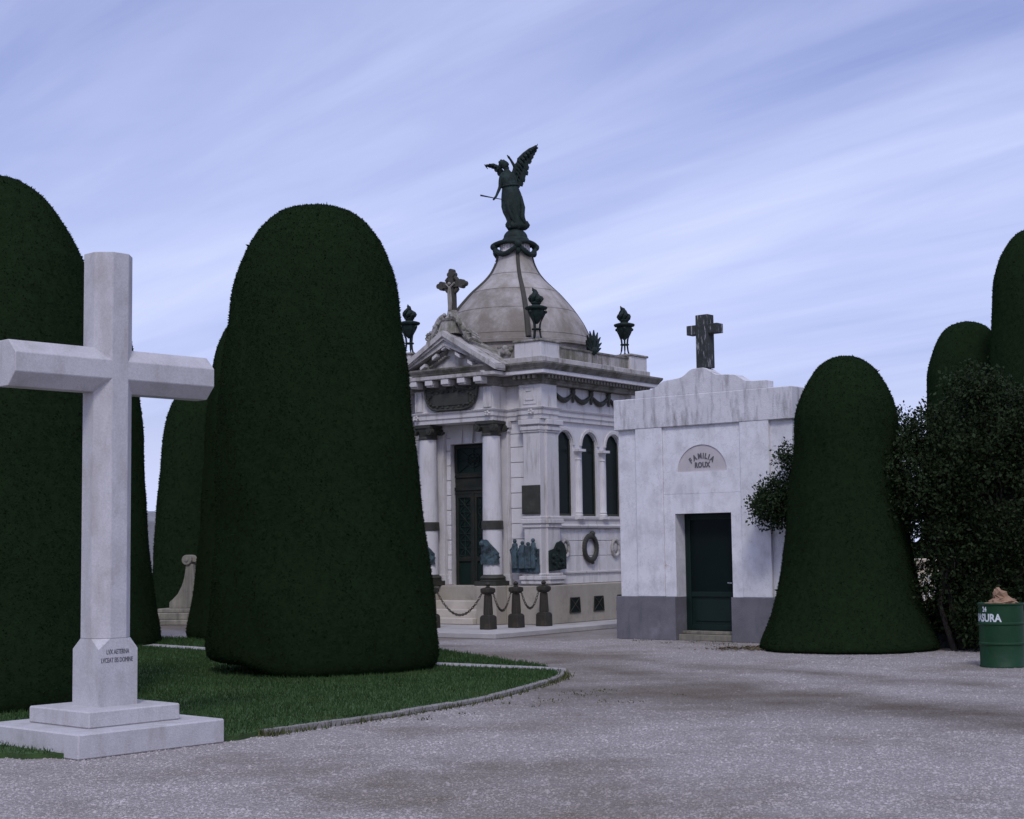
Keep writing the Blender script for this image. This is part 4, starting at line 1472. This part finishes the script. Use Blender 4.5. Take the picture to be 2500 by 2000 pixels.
m = MB()
m.box(.03, W - .03, .42, DEP, 0, 3.70)
m.box(.03, 1.228, .07, .42, 0, 3.70)
m.box(2.366, W - .03, .07, .42, 0, 3.70)
m.box(1.228, 2.366, .07, .42, 2.18, 3.70)
m.build('wall', 'stucco', V)
for x0, x1 in ((.44, 1.0), (2.59, 3.15)):
    m = MB()
    m.box(x0, x1, .0, .075, .752, 3.695)
    m.build('pilaster', 'stucco', V, bevel=.006)
m = MB()
m.box(1.004, 1.228, .038, .075, .752, 2.52)
m.box(2.366, 2.586, .038, .075, .752, 2.52)
m.box(1.004, 2.586, .0385, .075, 2.18, 2.52)
m.build('door_surround', 'stucco', V)
# panel with the half-round tablet recess
c0 = 1.797
arc = [(c0 + .50 * math.cos(a), 2.905 + .455 * math.sin(a)) for a in np.linspace(PI, 0, 25)]
m = MB()
m.prism([(1.004, 2.523), (2.586, 2.523), (2.586, 3.695), (1.004, 3.695)][:1] + [(2.586, 2.523), (2.586, 2.9), (c0 + .50, 2.9)] + [(c0 + .50, 2.905)] + arc[::-1][1:-1] + [(c0 - .50, 2.905), (c0 - .50, 2.9), (1.004, 2.9)], .041, .0745)
m.v = m.v
m.f = m.f
UP = MB()
UP.prism([(1.004, 2.523), (2.586, 2.523), (2.586, 2.898), (1.004, 2.898)], .041, .0745)
UP.prism([(1.004, 2.8985), (c0 - .50, 2.8985), (c0 - .50, 2.905)] + arc[1:-1] + [(c0 + .50, 2.905), (c0 + .50, 2.8985), (2.586, 2.8985), (2.586, 3.695), (1.004, 3.695)], .041, .0745)
UP.build('wall_panel', 'stucco', V)
m = MB()
m.prism([(c0 - .50, 2.899)] + arc + [(c0 + .50, 2.899)], .058, .073)
LU = m.build('tablet', 'lunette', V)
# lettering: FAMILIA on an arc, ROUX below
fam = MB()
rad_, cz = .33, 2.793
glyphs = []
for ch in 'FAMILIA':
    t_ = text_mb(ch, .130, .004, .0045, .80)
    xs_ = [p[0] for p in t_.v]
    glyphs.append((t_, min(xs_), max(xs_)))
gap = .018
tot = sum(b_ - a_ for _, a_, b_ in glyphs) + gap * 6
xc_ = -tot / 2
for t_, a_, b_ in glyphs:
    w_ = b_ - a_
    th = (xc_ + w_ / 2) / rad_
    rot = Matrix.Translation((c0 + rad_ * math.sin(th), .053, cz + rad_ * math.cos(th))) @ Matrix.Rotation(th, 4, 'Y') @ Matrix.Translation((-(a_ + b_) / 2, 0, 0))
    t_.xf(rot)
    fam.add(t_.v, t_.f)
    xc_ += w_ + gap
t_ = text_mb('ROUX', .126, .004, .0045, .82, spacing=1.1)
t_.xf(Matrix.Translation((c0 + .005, .053, 2.968)))
fam.add(t_.v, t_.f)
fam.build('lettering', 'ink', LU)
# cornice and parapet
m = MB()
m.box(-.02, W + .02, -.008, DEP + .02, 3.695, 4.24)
m.build('cornice', 'stucco_dirty', V, bevel=.012)


def esse(x0, z0, x1, z1, k=7):
    return [(x0 + (x1 - x0) * t, z0 + (z1 - z0) * (3 * t * t - 2 * t ** 3)) for t in np.linspace(0, 1, k)]


half = [(.455, 4.37)] + [(.74, 4.378)] + esse(.82, 4.385, 1.10, 4.515) + [(1.30, 4.53)] + esse(1.40, 4.54, 1.70, 4.68)
par = [(.455, 4.236)] + half + [(2 * c0 - x, z) for x, z in half[::-1]] + [(2 * c0 - .455, 4.236)]
m = MB()
m.prism(par, .0, .24)
m.build('parapet', 'stucco_dirty', V, bevel=.008)
# plinth
m = MB()
m.box(-.02, 1.232, -.03, .40, 0, .75)
m.box(2.362, W + .02, -.03, .40, 0, .75)
m.box(-.02, .3, .40, DEP + .01, 0, .749)
m.box(W - .3, W + .02, .40, DEP + .01, 0, .749)
m.build('plinth', 'plinth', V, bevel=.008)
# door
m = MB()
m.box(1.23, 2.364, .345, .40, .16, 2.178)
VD = m.build('door', 'door_green', V)
m = MB()
for a, b, c_, d_ in ((1.235, 1.34, .165, 2.17), (2.255, 2.36, .165, 2.17), (1.345, 2.25, 2.07, 2.17), (1.345, 2.25, .74, .83), (1.345, 2.25, .165, .26)):
    m.box(a, b, .318, .348, c_, d_)
m.build('door_frame', 'door_green', VD, bevel=.006)
m = MB()
m.box(1.34, 2.255, .334, .3445, .83, 2.07)
m.build('door_pane', 'glass', VD)
m = MB()
m.box(1.42, 2.18, .330, .3455, .32, .68)
m.build('door_panel', 'door_green', VD, bevel=.010)
m = MB()
m.tube([(2.20, .315, .98), (2.20, .275, .98), (2.12, .27, .985)], .012, 7)
m.build('handle', 'chrome', VD, smooth=True)
m = MB()
m.box(1.234, 2.360, .05, .343, 0, .105)
m.box(1.234, 2.360, .17, .344, .104, .16)
m.build('threshold', 'old_stone', V, bevel=.010)

RC = thing('vault_cross', 'blackened weathered stone cross with pale streaks on the parapet of the plain vault', 'cross', vloc(1.875, .12, 4.675), VA)
m = MB()
m.prism([(-.128, 0), (.128, 0), (.126, .93), (-.126, .93)], -.10, .10)
m.build('shaft', 'vault_roof_cross', RC, bevel=.008)
for sx in (-1, 1):
    m = MB()
    x0, x1 = sorted((sx * .125, sx * .315))
    m.box(x0, x1, -.098, .098, .595, .76)
    m.build('arm', 'vault_roof_cross', RC, bevel=.008)

# ------------------------------------------------------------------ white cross in the foreground
K = (-3.54, 13.81)
KA = R(48)
KR = thing('white_cross', 'tall white stone cross with chamfered edges standing on two square steps', 'cross', (K[0], K[1], 0), KA)
m = MB()
m.box(-.725, .725, -.725, .725, 0, .205)
m.build('step', 'marble', KR, bevel=.012)
m = MB()
m.box(-.455, .455, -.455, .455, .205, .345)
m.build('step', 'marble', KR, bevel=.012)
h_ = .195
e_ = h_ * math.tan(R(22.5))


def octo(z, h=h_, e=e_):
    return [(-e, -h, z), (e, -h, z), (h, -e, z), (h, e, z), (e, h, z), (-e, h, z), (-h, e, z), (-h, -e, z)]


m = MB()     # pedestal: square below, broached to the octagon
vs = [(-h_, -h_, .345), (h_, -h_, .345), (h_, h_, .345), (-h_, h_, .345), (-h_, -h_, .825), (h_, -h_, .825), (h_, h_, .825), (-h_, h_, .825)] + octo(.915)
fs = [(0, 3, 2, 1), (0, 1, 5, 9, 8, 4), (1, 2, 6, 11, 10, 5), (2, 3, 7, 13, 12, 6), (3, 0, 4, 15, 14, 7), (4, 8, 15), (5, 10, 9), (6, 12, 11), (7, 14, 13), tuple(range(8, 16))]
m.add(vs, fs)
PED = m.build('pedestal', 'marble', KR)
m = MB()
vs = octo(.915) + octo(4.255)
m.add(vs, [tuple(range(7, -1, -1)), tuple(range(8, 16))] + [(i, (i + 1) % 8, (i + 1) % 8 + 8, i + 8) for i in range(8)])
m.build('shaft', 'marble', KR, bevel=.005)
for sx in (-1, 1):
    m = MB()
    hh, ee = .1935, .1935 * math.tan(R(22.5))
    prof = [(p[0], p[1]) for p in octo(0, hh, ee)]
    m.prism([(p[0], p[1] + 3.225) for p in prof], sx * .06, sx * 1.01, 'x')
    m.build('arm', 'marble', KR, bevel=.005)
def fit_text(body, size, width, x, z):
    t_ = text_mb(body, size, .003)
    xs_ = [p[0] for p in t_.v]
    k_ = width / (max(xs_) - min(xs_))
    t_.v = [(x + p[0] * k_, p[1] - h_ - .0005, z + p[2]) for p in t_.v]
    return t_


t1 = fit_text('LVX AETERNA', .058, .225, -.005, .785)
t2 = fit_text('LVCEAT EIS DOMINE', .058, .315, -.012, .715)
t1.build('inscription', 'ink', PED)
t2.build('inscription', 'ink', PED)

# ------------------------------------------------------------------ clipped yews


def yew(label, loc, prof, n, seed, dx=None, size=(.020, .042), skirt=None):
    r_ = np.random.default_rng(seed)
    T = thing('yew_tree', label, 'tree', (loc[0], loc[1], 0), 0, 'clipped yew trees')
    pr = np.array(catmull(prof, 6))
    rr, zz = np.maximum(pr[:, 0], .002), pr[:, 1]
    NS = 72
    ph = r_.uniform(0, 6.28, 8)

    def wob(a, z):
        return 1 + .012 * np.sin(3 * a + ph[0] + z * .8) + .010 * np.sin(5 * a + ph[1] - z * 1.3) + .008 * np.sin(9 * a + ph[2] + z * 2.1) + .006 * np.sin(z * 5 + 2 * a + ph[3]) + .004 * np.sin(15 * a + 6 * z + ph[4]) + .003 * np.sin(23 * a - 11 * z + ph[5])

    def sh(z):
        return (dx(z) if dx else 0 * z)
    A = np.linspace(0, 2 * PI, NS, endpoint=False)
    AA, ZZ = np.meshgrid(A, zz)
    RR = rr[:, None] * wob(AA, ZZ) * .985
    V_ = np.stack([RR * np.cos(AA) + sh(ZZ), RR * np.sin(AA), ZZ], 2).reshape(-1, 3)
    M_ = len(zz)
    i, k = np.meshgrid(np.arange(NS), np.arange(M_ - 1))
    j = (i + 1) % NS
    F_ = np.stack([k * NS + i, k * NS + j, (k + 1) * NS + j, (k + 1) * NS + i], 2).reshape(-1, 4)
    # sprigs by area
    ds = np.hypot(np.diff(rr), np.diff(zz))
    area = ds * (rr[1:] + rr[:-1]) / 2
    seg = r_.choice(len(area), n, p=area / area.sum())
    t = r_.random(n)
    R0 = rr[seg] * (1 - t) + rr[seg + 1] * t
    Z0 = zz[seg] * (1 - t) + zz[seg + 1] * t
    a = r_.uniform(0, 2 * PI, n)
    R0 = R0 * wob(a, Z0) * .985
    nr, nz = np.diff(zz)[seg] / ds[seg], -np.diff(rr)[seg] / ds[seg]
    N_ = np.stack([nr * np.cos(a), nr * np.sin(a), nz], 1)
    P = np.stack([R0 * np.cos(a) + sh(Z0), R0 * np.sin(a), Z0], 1)
    D = N_ * r_.uniform(.05, .55, (n, 1)) + r_.normal(0, .55, (n, 3)) + np.array([0, 0, .1])
    fz = r_.random(n) > .86
    D[fz] = N_[fz] + r_.normal(0, .35, (int(fz.sum()), 3))
    D /= np.linalg.norm(D, axis=1, keepdims=True)
    S = np.cross(D, N_ + r_.normal(0, .25, (n, 3)))
    S /= np.linalg.norm(S, axis=1, keepdims=True) + 1e-9
    L = r_.uniform(size[0], size[1], (n, 1)) * (1 + .8 * (r_.random((n, 1)) > .997))
    Wd = L * r_.uniform(.16, .30, (n, 1))
    P = P - N_ * .015
    Vs = np.stack([P - D * L * .3, P + D * L * .3 + S * Wd, P + D * L, P + D * L * .3 - S * Wd], 1).reshape(-1, 3)
    Vs[:, 2] = np.maximum(Vs[:, 2], .01)
    base = len(V_)
    Fs = np.arange(4 * n).reshape(-1, 4) + base
    if skirt is not None:
        for q in (V_, Vs):
            k_ = np.clip(1 - q[:, 2] / 1.3, 0, 1)
            q[:, 2] += skirt(np.arctan2(q[:, 1], q[:, 0])) * k_
    cr = np_mesh('crown', np.vstack([V_, Vs]), np.vstack([F_, Fs]), ('yew_core', 'yew'), T)
    cr.data.polygons.foreach_set('material_index', np.concatenate([np.zeros(len(F_), np.int32), np.ones(len(Fs), np.int32)]))
    m_ = MB()
    m_.tube([(0, 0, -.05), (.02, 0, .4), (0, .02, 1.2), (.01, 0, zz.max() * .8)], [.22, .16, .13, .05], 10)
    for q in range(6):
        an = q * 1.05
        m_.tube([(0, 0, .5 + .4 * q), (.5 * rr.max() * math.cos(an), .5 * rr.max() * math.sin(an), 1.0 + .45 * q)], [.07, .025], 6)
    m_.build('trunk', 'bark', T, smooth=True)
    return T


def lifted(a):          # the skirt of the big yew is clipped higher on the side of the cross
    t_ = np.clip((np.abs((a + PI) % (2 * PI) - PI) - R(100)) / R(30), 0, 1)
    return .16 * t_ * t_ * (3 - 2 * t_)


yew('tall broad dark clipped yew with rounded top on the lawn before the mausoleum', (-2.67, 21.6),
    [(1.36, .02), (1.55, .14), (1.545, .75), (1.42, 1.9), (1.375, 3.0), (1.29, 4.0), (1.20, 4.7), (1.09, 5.35), (.90, 5.87), (.62, 6.2), (.33, 6.335), (.0, 6.37)], 200000, 11, dx=lambda z: .07 * (1 - z / 3.5) * (z < 3.5), skirt=lifted)
yew('dark clipped yew close behind the white cross on its left', (-5.74, 17.5),
    [(1.35, .02), (1.5, .14), (1.45, 1.0), (1.36, 2.0), (1.26, 3.0), (1.12, 4.2), (1.0, 4.77), (.90, 5.02), (.72, 5.36), (.49, 5.66), (.22, 5.83), (.0, 5.86)], 120000, 12)
yew('dark clipped yew behind the white cross shaft, seen below its right arm', (-7.49, 28.0),
    [(1.15, .02), (1.27, .14), (1.12, 1.2), (.97, 2.8), (.90, 4.16), (.73, 5.45), (.45, 5.95), (.0, 6.15)], 70000, 13, size=(.020, .044))
yew('dark clipped yew farthest back beside the grey obelisk', (-7.62, 38.0),
    [(1.0, .02), (1.12, .14), (1.02, 1.05), (.95, 2.3), (.87, 3.2), (.74, 4.5), (.58, 5.12), (.32, 5.5), (.0, 5.6)], 45000, 14, size=(.026, .055))
yew('dark clipped yew half hidden behind the broad yew, next to the stone scroll monument', (-4.67, 30.0),
    [(1.3, .02), (1.46, .14), (1.31, 1.2), (1.14, 4.3), (1.0, 5.2), (.90, 5.56), (.72, 5.9), (.4, 6.2), (.0, 6.3)], 70000, 15, size=(.020, .044))
yew('short dark clipped yew with spreading base beside the family vault', (5.16, 24.8),
    [(1.22, .01), (1.38, .06), (1.22, .5), (1.04, 1.2), (.89, 2.45), (.82, 3.1), (.80, 3.6), (.68, 4.0), (.46, 4.36), (.22, 4.53), (.0, 4.57)], 110000, 16, dx=lambda z: .08 * np.minimum(1, z / 3.0))
yew('dark clipped yew behind the broadleaf shrub, lower than its neighbour', (9.27, 32.0),
    [(.85, .02), (1.0, .14), (.98, 2.0), (.88, 4.0), (.84, 4.72), (.80, 5.14), (.60, 5.72), (.34, 6.0), (.0, 6.1)], 60000, 17, size=(.020, .044))
yew('tallest dark clipped yew at the edge, rising above the shrub and the green barrel', (10.0, 30.0),
    [(.95, .02), (1.1, .14), (1.0, 2.0), (.88, 4.5), (.78, 6.3), (.70, 6.8), (.54, 7.2), (.28, 7.5), (.0, 7.6)], 70000, 18, size=(.020, .044))

# ------------------------------------------------------------------ broadleaf shrubs


def shrub(label, loc, blobs, n, seed, mat='leaf', size=(.035, .065), trunks=(), tips=60):
    r_ = np.random.default_rng(seed)
    T = thing('broadleaf_shrub', label, 'shrub', (loc[0], loc[1], 0), 0, 'broadleaf shrubs by the vault')
    tip = []
    for (bx_, by_, bz_, rx, ry, rz, w) in blobs:
        k_ = int(tips * w)
        u = r_.normal(0, 1, (k_, 3))
        u /= np.linalg.norm(u, axis=1, keepdims=True)
        u *= (r_.random((k_, 1)) ** .33) * .95
        tip.append(np.array([bx_, by_, bz_]) + u * np.array([rx, ry, rz]))
    tip = np.vstack(tip)
    cl = r_.integers(0, len(tip), n)
    sd = r_.uniform(.13, .22, len(tip))[cl][:, None]
    off_ = r_.normal(0, 1, (n, 3))
    off_ /= np.linalg.norm(off_, axis=1, keepdims=True)
    P = tip[cl] + off_ * r_.random((n, 1)) ** .45 * sd
    D = r_.normal(0, 1, (n, 3)) + (P - tip[cl]) * 6 + np.array([0, 0, .3])
    D /= np.linalg.norm(D, axis=1, keepdims=True)
    S = np.cross(D, r_.normal(0, 1, (n, 3)) + np.array([0, 0, .8]))
    S /= np.linalg.norm(S, axis=1, keepdims=True) + 1e-9
    Nn = np.cross(S, D)
    L = r_.uniform(size[0], size[1], (n, 1))
    Wd = L * r_.uniform(.24, .36, (n, 1))
    V_ = np.stack([P, P + D * L * .5 + S * Wd + Nn * Wd * .25, P + D * L, P + D * L * .5 - S * Wd + Nn * Wd * .25], 1).reshape(-1, 3)
    F_ = np.arange(4 * n).reshape(-1, 4)
    np_mesh('foliage', V_, F_, mat, T)
    m_ = MB()
    for tr_ in trunks:
        m_.tube(tr_, [.05 - .025 * i / (len(tr_) - 1) for i in range(len(tr_))], 8)
    ends = [Vector(tr_[-1]) for tr_ in trunks]
    for q in r_.choice(len(tip), min(70, len(tip)), replace=False):
        p = Vector(tip[q])
        e = min(ends, key=lambda v: (v - p).length)
        mid = (p + e) / 2 + Vector(r_.normal(0, .06, 3))
        m_.tube([e, mid, p], [.022, .012, .005], 5)
    m_.build('branches', 'bark', T, smooth=True)
    return T


# shrub behind the short yew, reaching out before the vault wall
shrub('dark leafy shrub reaching past the short yew before the vault wall', (5.95, 26.1),
      [(-1.72, -.25, 2.30, .36, .3, .42, 1.1), (-1.30, -.2, 2.35, .45, .35, .60, 1.2), (-.6, .0, 2.4, .8, .5, .9, 1.6), (.3, .2, 2.9, .75, .6, 1.05, 2.2), (.75, .2, 2.6, .45, .5, 1.2, 1.5), (-1.42, -.2, 3.02, .16, .2, .25, .25)],
      26000, 21, 'leaf_dark', (.038, .07), [[(0, 0, -.05), (-.05, 0, .8), (-.5, -.05, 1.6)], [(0, 0, 0), (-.6, -.1, 1.2), (-1.35, -.2, 2.1)], [(.05, 0, 0), (.15, .05, 1.2), (.3, .2, 2.3)]], 75)
shrub('large glossy broadleaf shrub behind the green barrel', (6.85, 23.9),
      [(.2, 0, 3.2, 1.15, .9, .85, 3.2), (-.55, .1, 2.6, .75, .8, .85, 2.2), (.5, .1, 2.3, 1.2, .9, 1.0, 3.4), (.9, .2, 3.5, .9, .8, .7, 2.0), (.9, .0, 1.4, 1.0, .8, .7, 2.2), (-.15, .1, 1.7, .6, .6, .55, 1.2), (.12, -.1, 3.95, .45, .4, .30, .6), (.2, .3, 1.0, 1.2, .6, .6, 2.2), (-.3, .5, 2.2, .9, .5, 1.1, 2.0), (1.2, .4, 2.4, .9, .6, 1.4, 2.4), (-.05, .6, 1.0, .45, .3, .75, 1.4), (.7, .5, .6, 1.2, .5, .5, 2.6), (.05, .7, .5, .5, .3, .45, 1.2), (-.3, 1.0, .35, .5, .3, .35, 1.0), (.15, -.15, .55, .45, .3, .5, 1.4), (.75, -.2, .5, .6, .3, .45, 1.4)],
      95000, 22, 'leaf', (.032, .085), [[(-.25, .1, -.05), (-.45, .15, .7), (-.25, .1, 1.5)], [(-.1, .25, -.05), (-.30, .2, .9), (-.50, .1, 1.6)], [(.3, 0, -.05), (.4, 0, 1.0), (.5, .1, 2.0)], [(.45, .1, 0), (.9, .1, .8), (1.0, .1, 1.6)]], 90)

# ------------------------------------------------------------------ barrel and what it holds
BX, BY = 6.375, 20.95
BA = thing('litter_barrel', 'green painted steel drum used as litter barrel, stencilled 24 and BASURA', 'barrel', (BX, BY, 0), R(0))
m = MB()
prof = [(.275, 0), (.292, .006), (.292, .02), (.285, .03), (.285, .285), (.297, .297), (.297, .315), (.285, .327), (.285, .545), (.297, .557), (.297, .575), (.285, .587), (.285, .80), (.298, .81), (.300, .82), (.298, .83), (.285, .832), (.278, .82), (.276, .60), (.270, .12), (.0005, .10)]
m.lathe(prof, 48)
m.build('drum', 'drum_green', BA, smooth=True)


def wrap(mb, rad_, a0):
    mb.v = [(rad_ * math.cos(a0 + p[0] / rad_) + 0 * p[1], rad_ * math.sin(a0 + p[0] / rad_), p[2]) for p in mb.v]
    # push outward by the letter depth
    return mb


def text_on_drum(body, size, bold, sx, arc_, z, align='CENTER', gap=True):
    t_ = text_mb(body, size, .0, bold, sx, align, 1.0)
    # subdivide so that the letters follow the curve
    me_ = bpy.data.meshes.new('tmp')
    me_.from_pydata(t_.v, [], t_.f)
    bm = bmesh.new()
    bm.from_mesh(me_)
    bmesh.ops.triangulate(bm, faces=bm.faces)
    for x_ in np.arange(-.5, .5, .02):
        geom = list(bm.verts) + list(bm.edges) + list(bm.faces)
        bmesh.ops.bisect_plane(bm, geom=geom, plane_co=(x_, 0, 0), plane_no=(1, 0, 0))
    out = MB()
    rr = .2868
    vs_ = [(rr * math.cos(arc_ + v_.co.x / rr), rr * math.sin(arc_ + v_.co.x / rr), z + v_.co.z) for v_ in bm.verts]
    bm.verts.index_update()
    out.add(vs_, [tuple(v_.index for v_ in f_.verts) for f_ in bm.faces])
    bm.free()
    bpy.data.meshes.remove(me_)
    return out


LA = -PI / 2 - .295          # the side turned to the path
t1 = text_on_drum('24', .090, .003, .80, LA - .80, .722)
t2 = text_on_drum('BASURA', .138, .005, .86, LA - .76, .597)
t1.add(t2.v, t2.f)
t1.build('stencil_lettering', 'stencil', BA)
m = MB()
rr = random.Random(4)
rubbish = bpy.data.objects.new
N = 16
vs, fs = [], []
for k in range(9):
    for i in range(N):
        a = 2 * PI * i / N
        t = k / 8
        rad_ = (.24 * (1 - t) ** .7 + .02) * (1 + rr.uniform(-.22, .22))
        vs.append((rad_ * math.cos(a) + .05 * t, rad_ * math.sin(a) * .8, .14 * t * (1 + rr.uniform(-.1, .1))))
for k in range(8):
    for i in range(N):
        j = (i + 1) % N
        fs.append((k * N + i, k * N + j, (k + 1) * N + j, (k + 1) * N + i))
fs.append(tuple(range(N - 1, -1, -1)))
fs.append(tuple(8 * N + i for i in range(N)))
m.add(vs, fs)
for q in range(3):
    a = q * 2.2
    m.tube([(.06 * math.cos(a), .05 * math.sin(a), .10), (.05 * math.cos(a) - .02, .04 * math.sin(a), .17), (-.03 + .03 * math.cos(a), .02, .205 + .012 * q)], [.05, .055, .035], 6)
o_ = m.build('crumpled_paper', 'paper', None, loc=(BX + .005, BY, .78))
tag(o_, 'crumpled brown paper heaped in the top of the green barrel', 'rubbish')
for v_ in o_.data.vertices:
    v_.co.x += rr.uniform(-.012, .012)
    v_.co.z += rr.uniform(-.012, .012)
m = MB()
m.lathe([(.2, .12), (.25, .3), (.262, .62), (.25, .74), (.1, .775)], 20)
o_ = m.build('rubbish_heap', 'litter', None, smooth=True, loc=(BX, BY, 0))
tag(o_, 'dark rubbish filling the green barrel under the crumpled paper', 'rubbish')

# ------------------------------------------------------------------ things glimpsed between the trees
SC = thing('volute_monument', 'weathered stone scroll buttress on steps between the dark yews', 'monument', (-7.52, 36.3, 0), R(-12))
m = MB()
m.box(-.75, .75, -.6, .9, 0, .12)
m.box(-.62, .62, -.47, .8, .12, .27)
m.box(-.50, .60, -.35, .8, .27, .36)
m.build('base', 'old_stone', SC, bevel=.015)
m = MB()
sil = [(-.30, .36), (-.30, .50), (-.22, .56), (-.10, .68), (.0, .86), (.06, 1.05), (.09, 1.25), (.10, 1.36), (.26, 1.36), (.30, 1.1), (.34, .36)]
m.prism(sil, -.14, .14)
m.tube([(.13, -.19, 1.45), (.13, .19, 1.45)], .115, 16)
m.tube([(.13, -.21, 1.45), (.13, -.18, 1.45)], .05, 10)
m.box(.12, .40, -.10, .10, 1.40, 1.52)
m.build('scroll', 'old_stone', SC, bevel=.01)
OB = thing('obelisk', 'grey granite obelisk far behind the yews', 'obelisk', (-9.95, 43.5, 0), R(20))
m = MB()
m.frustum(0, 0, .5, 2.45, .36, .30)
m.frustum(0, 0, 2.45, 2.75, .30, .12)
m.build('shaft', 'grey_granite', OB, bevel=.012)
m = MB()
m.box(-.55, .55, -.55, .55, 0, .3)
m.box(-.44, .44, -.44, .44, .3, .5)
m.build('base', 'grey_granite', OB, bevel=.015)
GS = thing('grave_slab', 'low dark granite grave behind the barrel', 'grave', (6.2, 25.0, 0), R(8))
m = MB()
m.box(-.62, 1.0, -.45, .6, 0, .22)
m.build('base', 'dark_granite', GS, bevel=.02)
m = MB()
m.box(-.45, .85, -.30, .5, .22, .40)
m.build('slab', 'dark_granite', GS, bevel=.02)
RT = thing('railed_tomb', 'pale tomb with white iron railing seen through the shrub', 'tomb', (7.72, 29.2, 0), R(-30))
m = MB()
m.box(-.5, .5, .1, .9, 0, 1.22)
m.box(-.56, .56, .04, .96, 1.22, 1.32)
m.build('wall', 'beige_wall', RT, bevel=.01)
m = MB()
for q in range(11):
    m.tube([(-.5 + .1 * q, -.1, .2), (-.5 + .1 * q, -.1, 1.05)], .012, 6)
for z in (.25, .55, .98):
    m.tube([(-.55, -.1, z), (.55, -.1, z)], .013, 6)
m.build('railing', 'white_paint', RT)
m = MB()
m.box(-.6, .6, -.18, .98, 0, .2)
m.build('base', 'beige_wall', RT, bevel=.01)

HG = thing('hedge', 'low dark clipped hedge along the far side of the graveyard', 'hedge', (0, 62, 0))
r_ = np.random.default_rng(40)
nh = 40000
hx = r_.uniform(-45, 45, nh)
face = r_.random(nh)
hy = np.where(face < .6, -.5, r_.uniform(-.5, .5, nh)) + r_.normal(0, .03, nh)
hz = np.where(face < .6, r_.uniform(.02, 1.5, nh), 1.5) + r_.normal(0, .03, nh)
P = np.stack([hx, hy, np.maximum(hz, .02)], 1)
D = r_.normal(0, 1, (nh, 3)) * .07
S = r_.normal(0, 1, (nh, 3)) * .03
Vh = np.stack([P - D, P + S, P + D, P - S], 1).reshape(-1, 3)
Vh[:, 2] = np.maximum(Vh[:, 2], .01)
core = np.array([(-45, -.5, 0), (45, -.5, 0), (45, .5, 0), (-45, .5, 0), (-45, -.5, 1.5), (45, -.5, 1.5), (45, .5, 1.5), (-45, .5, 1.5)], float)
cf = np.array([(0, 3, 2, 1), (4, 5, 6, 7), (0, 1, 5, 4), (1, 2, 6, 5), (2, 3, 7, 6), (3, 0, 4, 7)])
np_mesh('foliage', np.vstack([core, Vh]), np.vstack([cf, np.arange(4 * nh).reshape(-1, 4) + 8]), 'yew', HG)
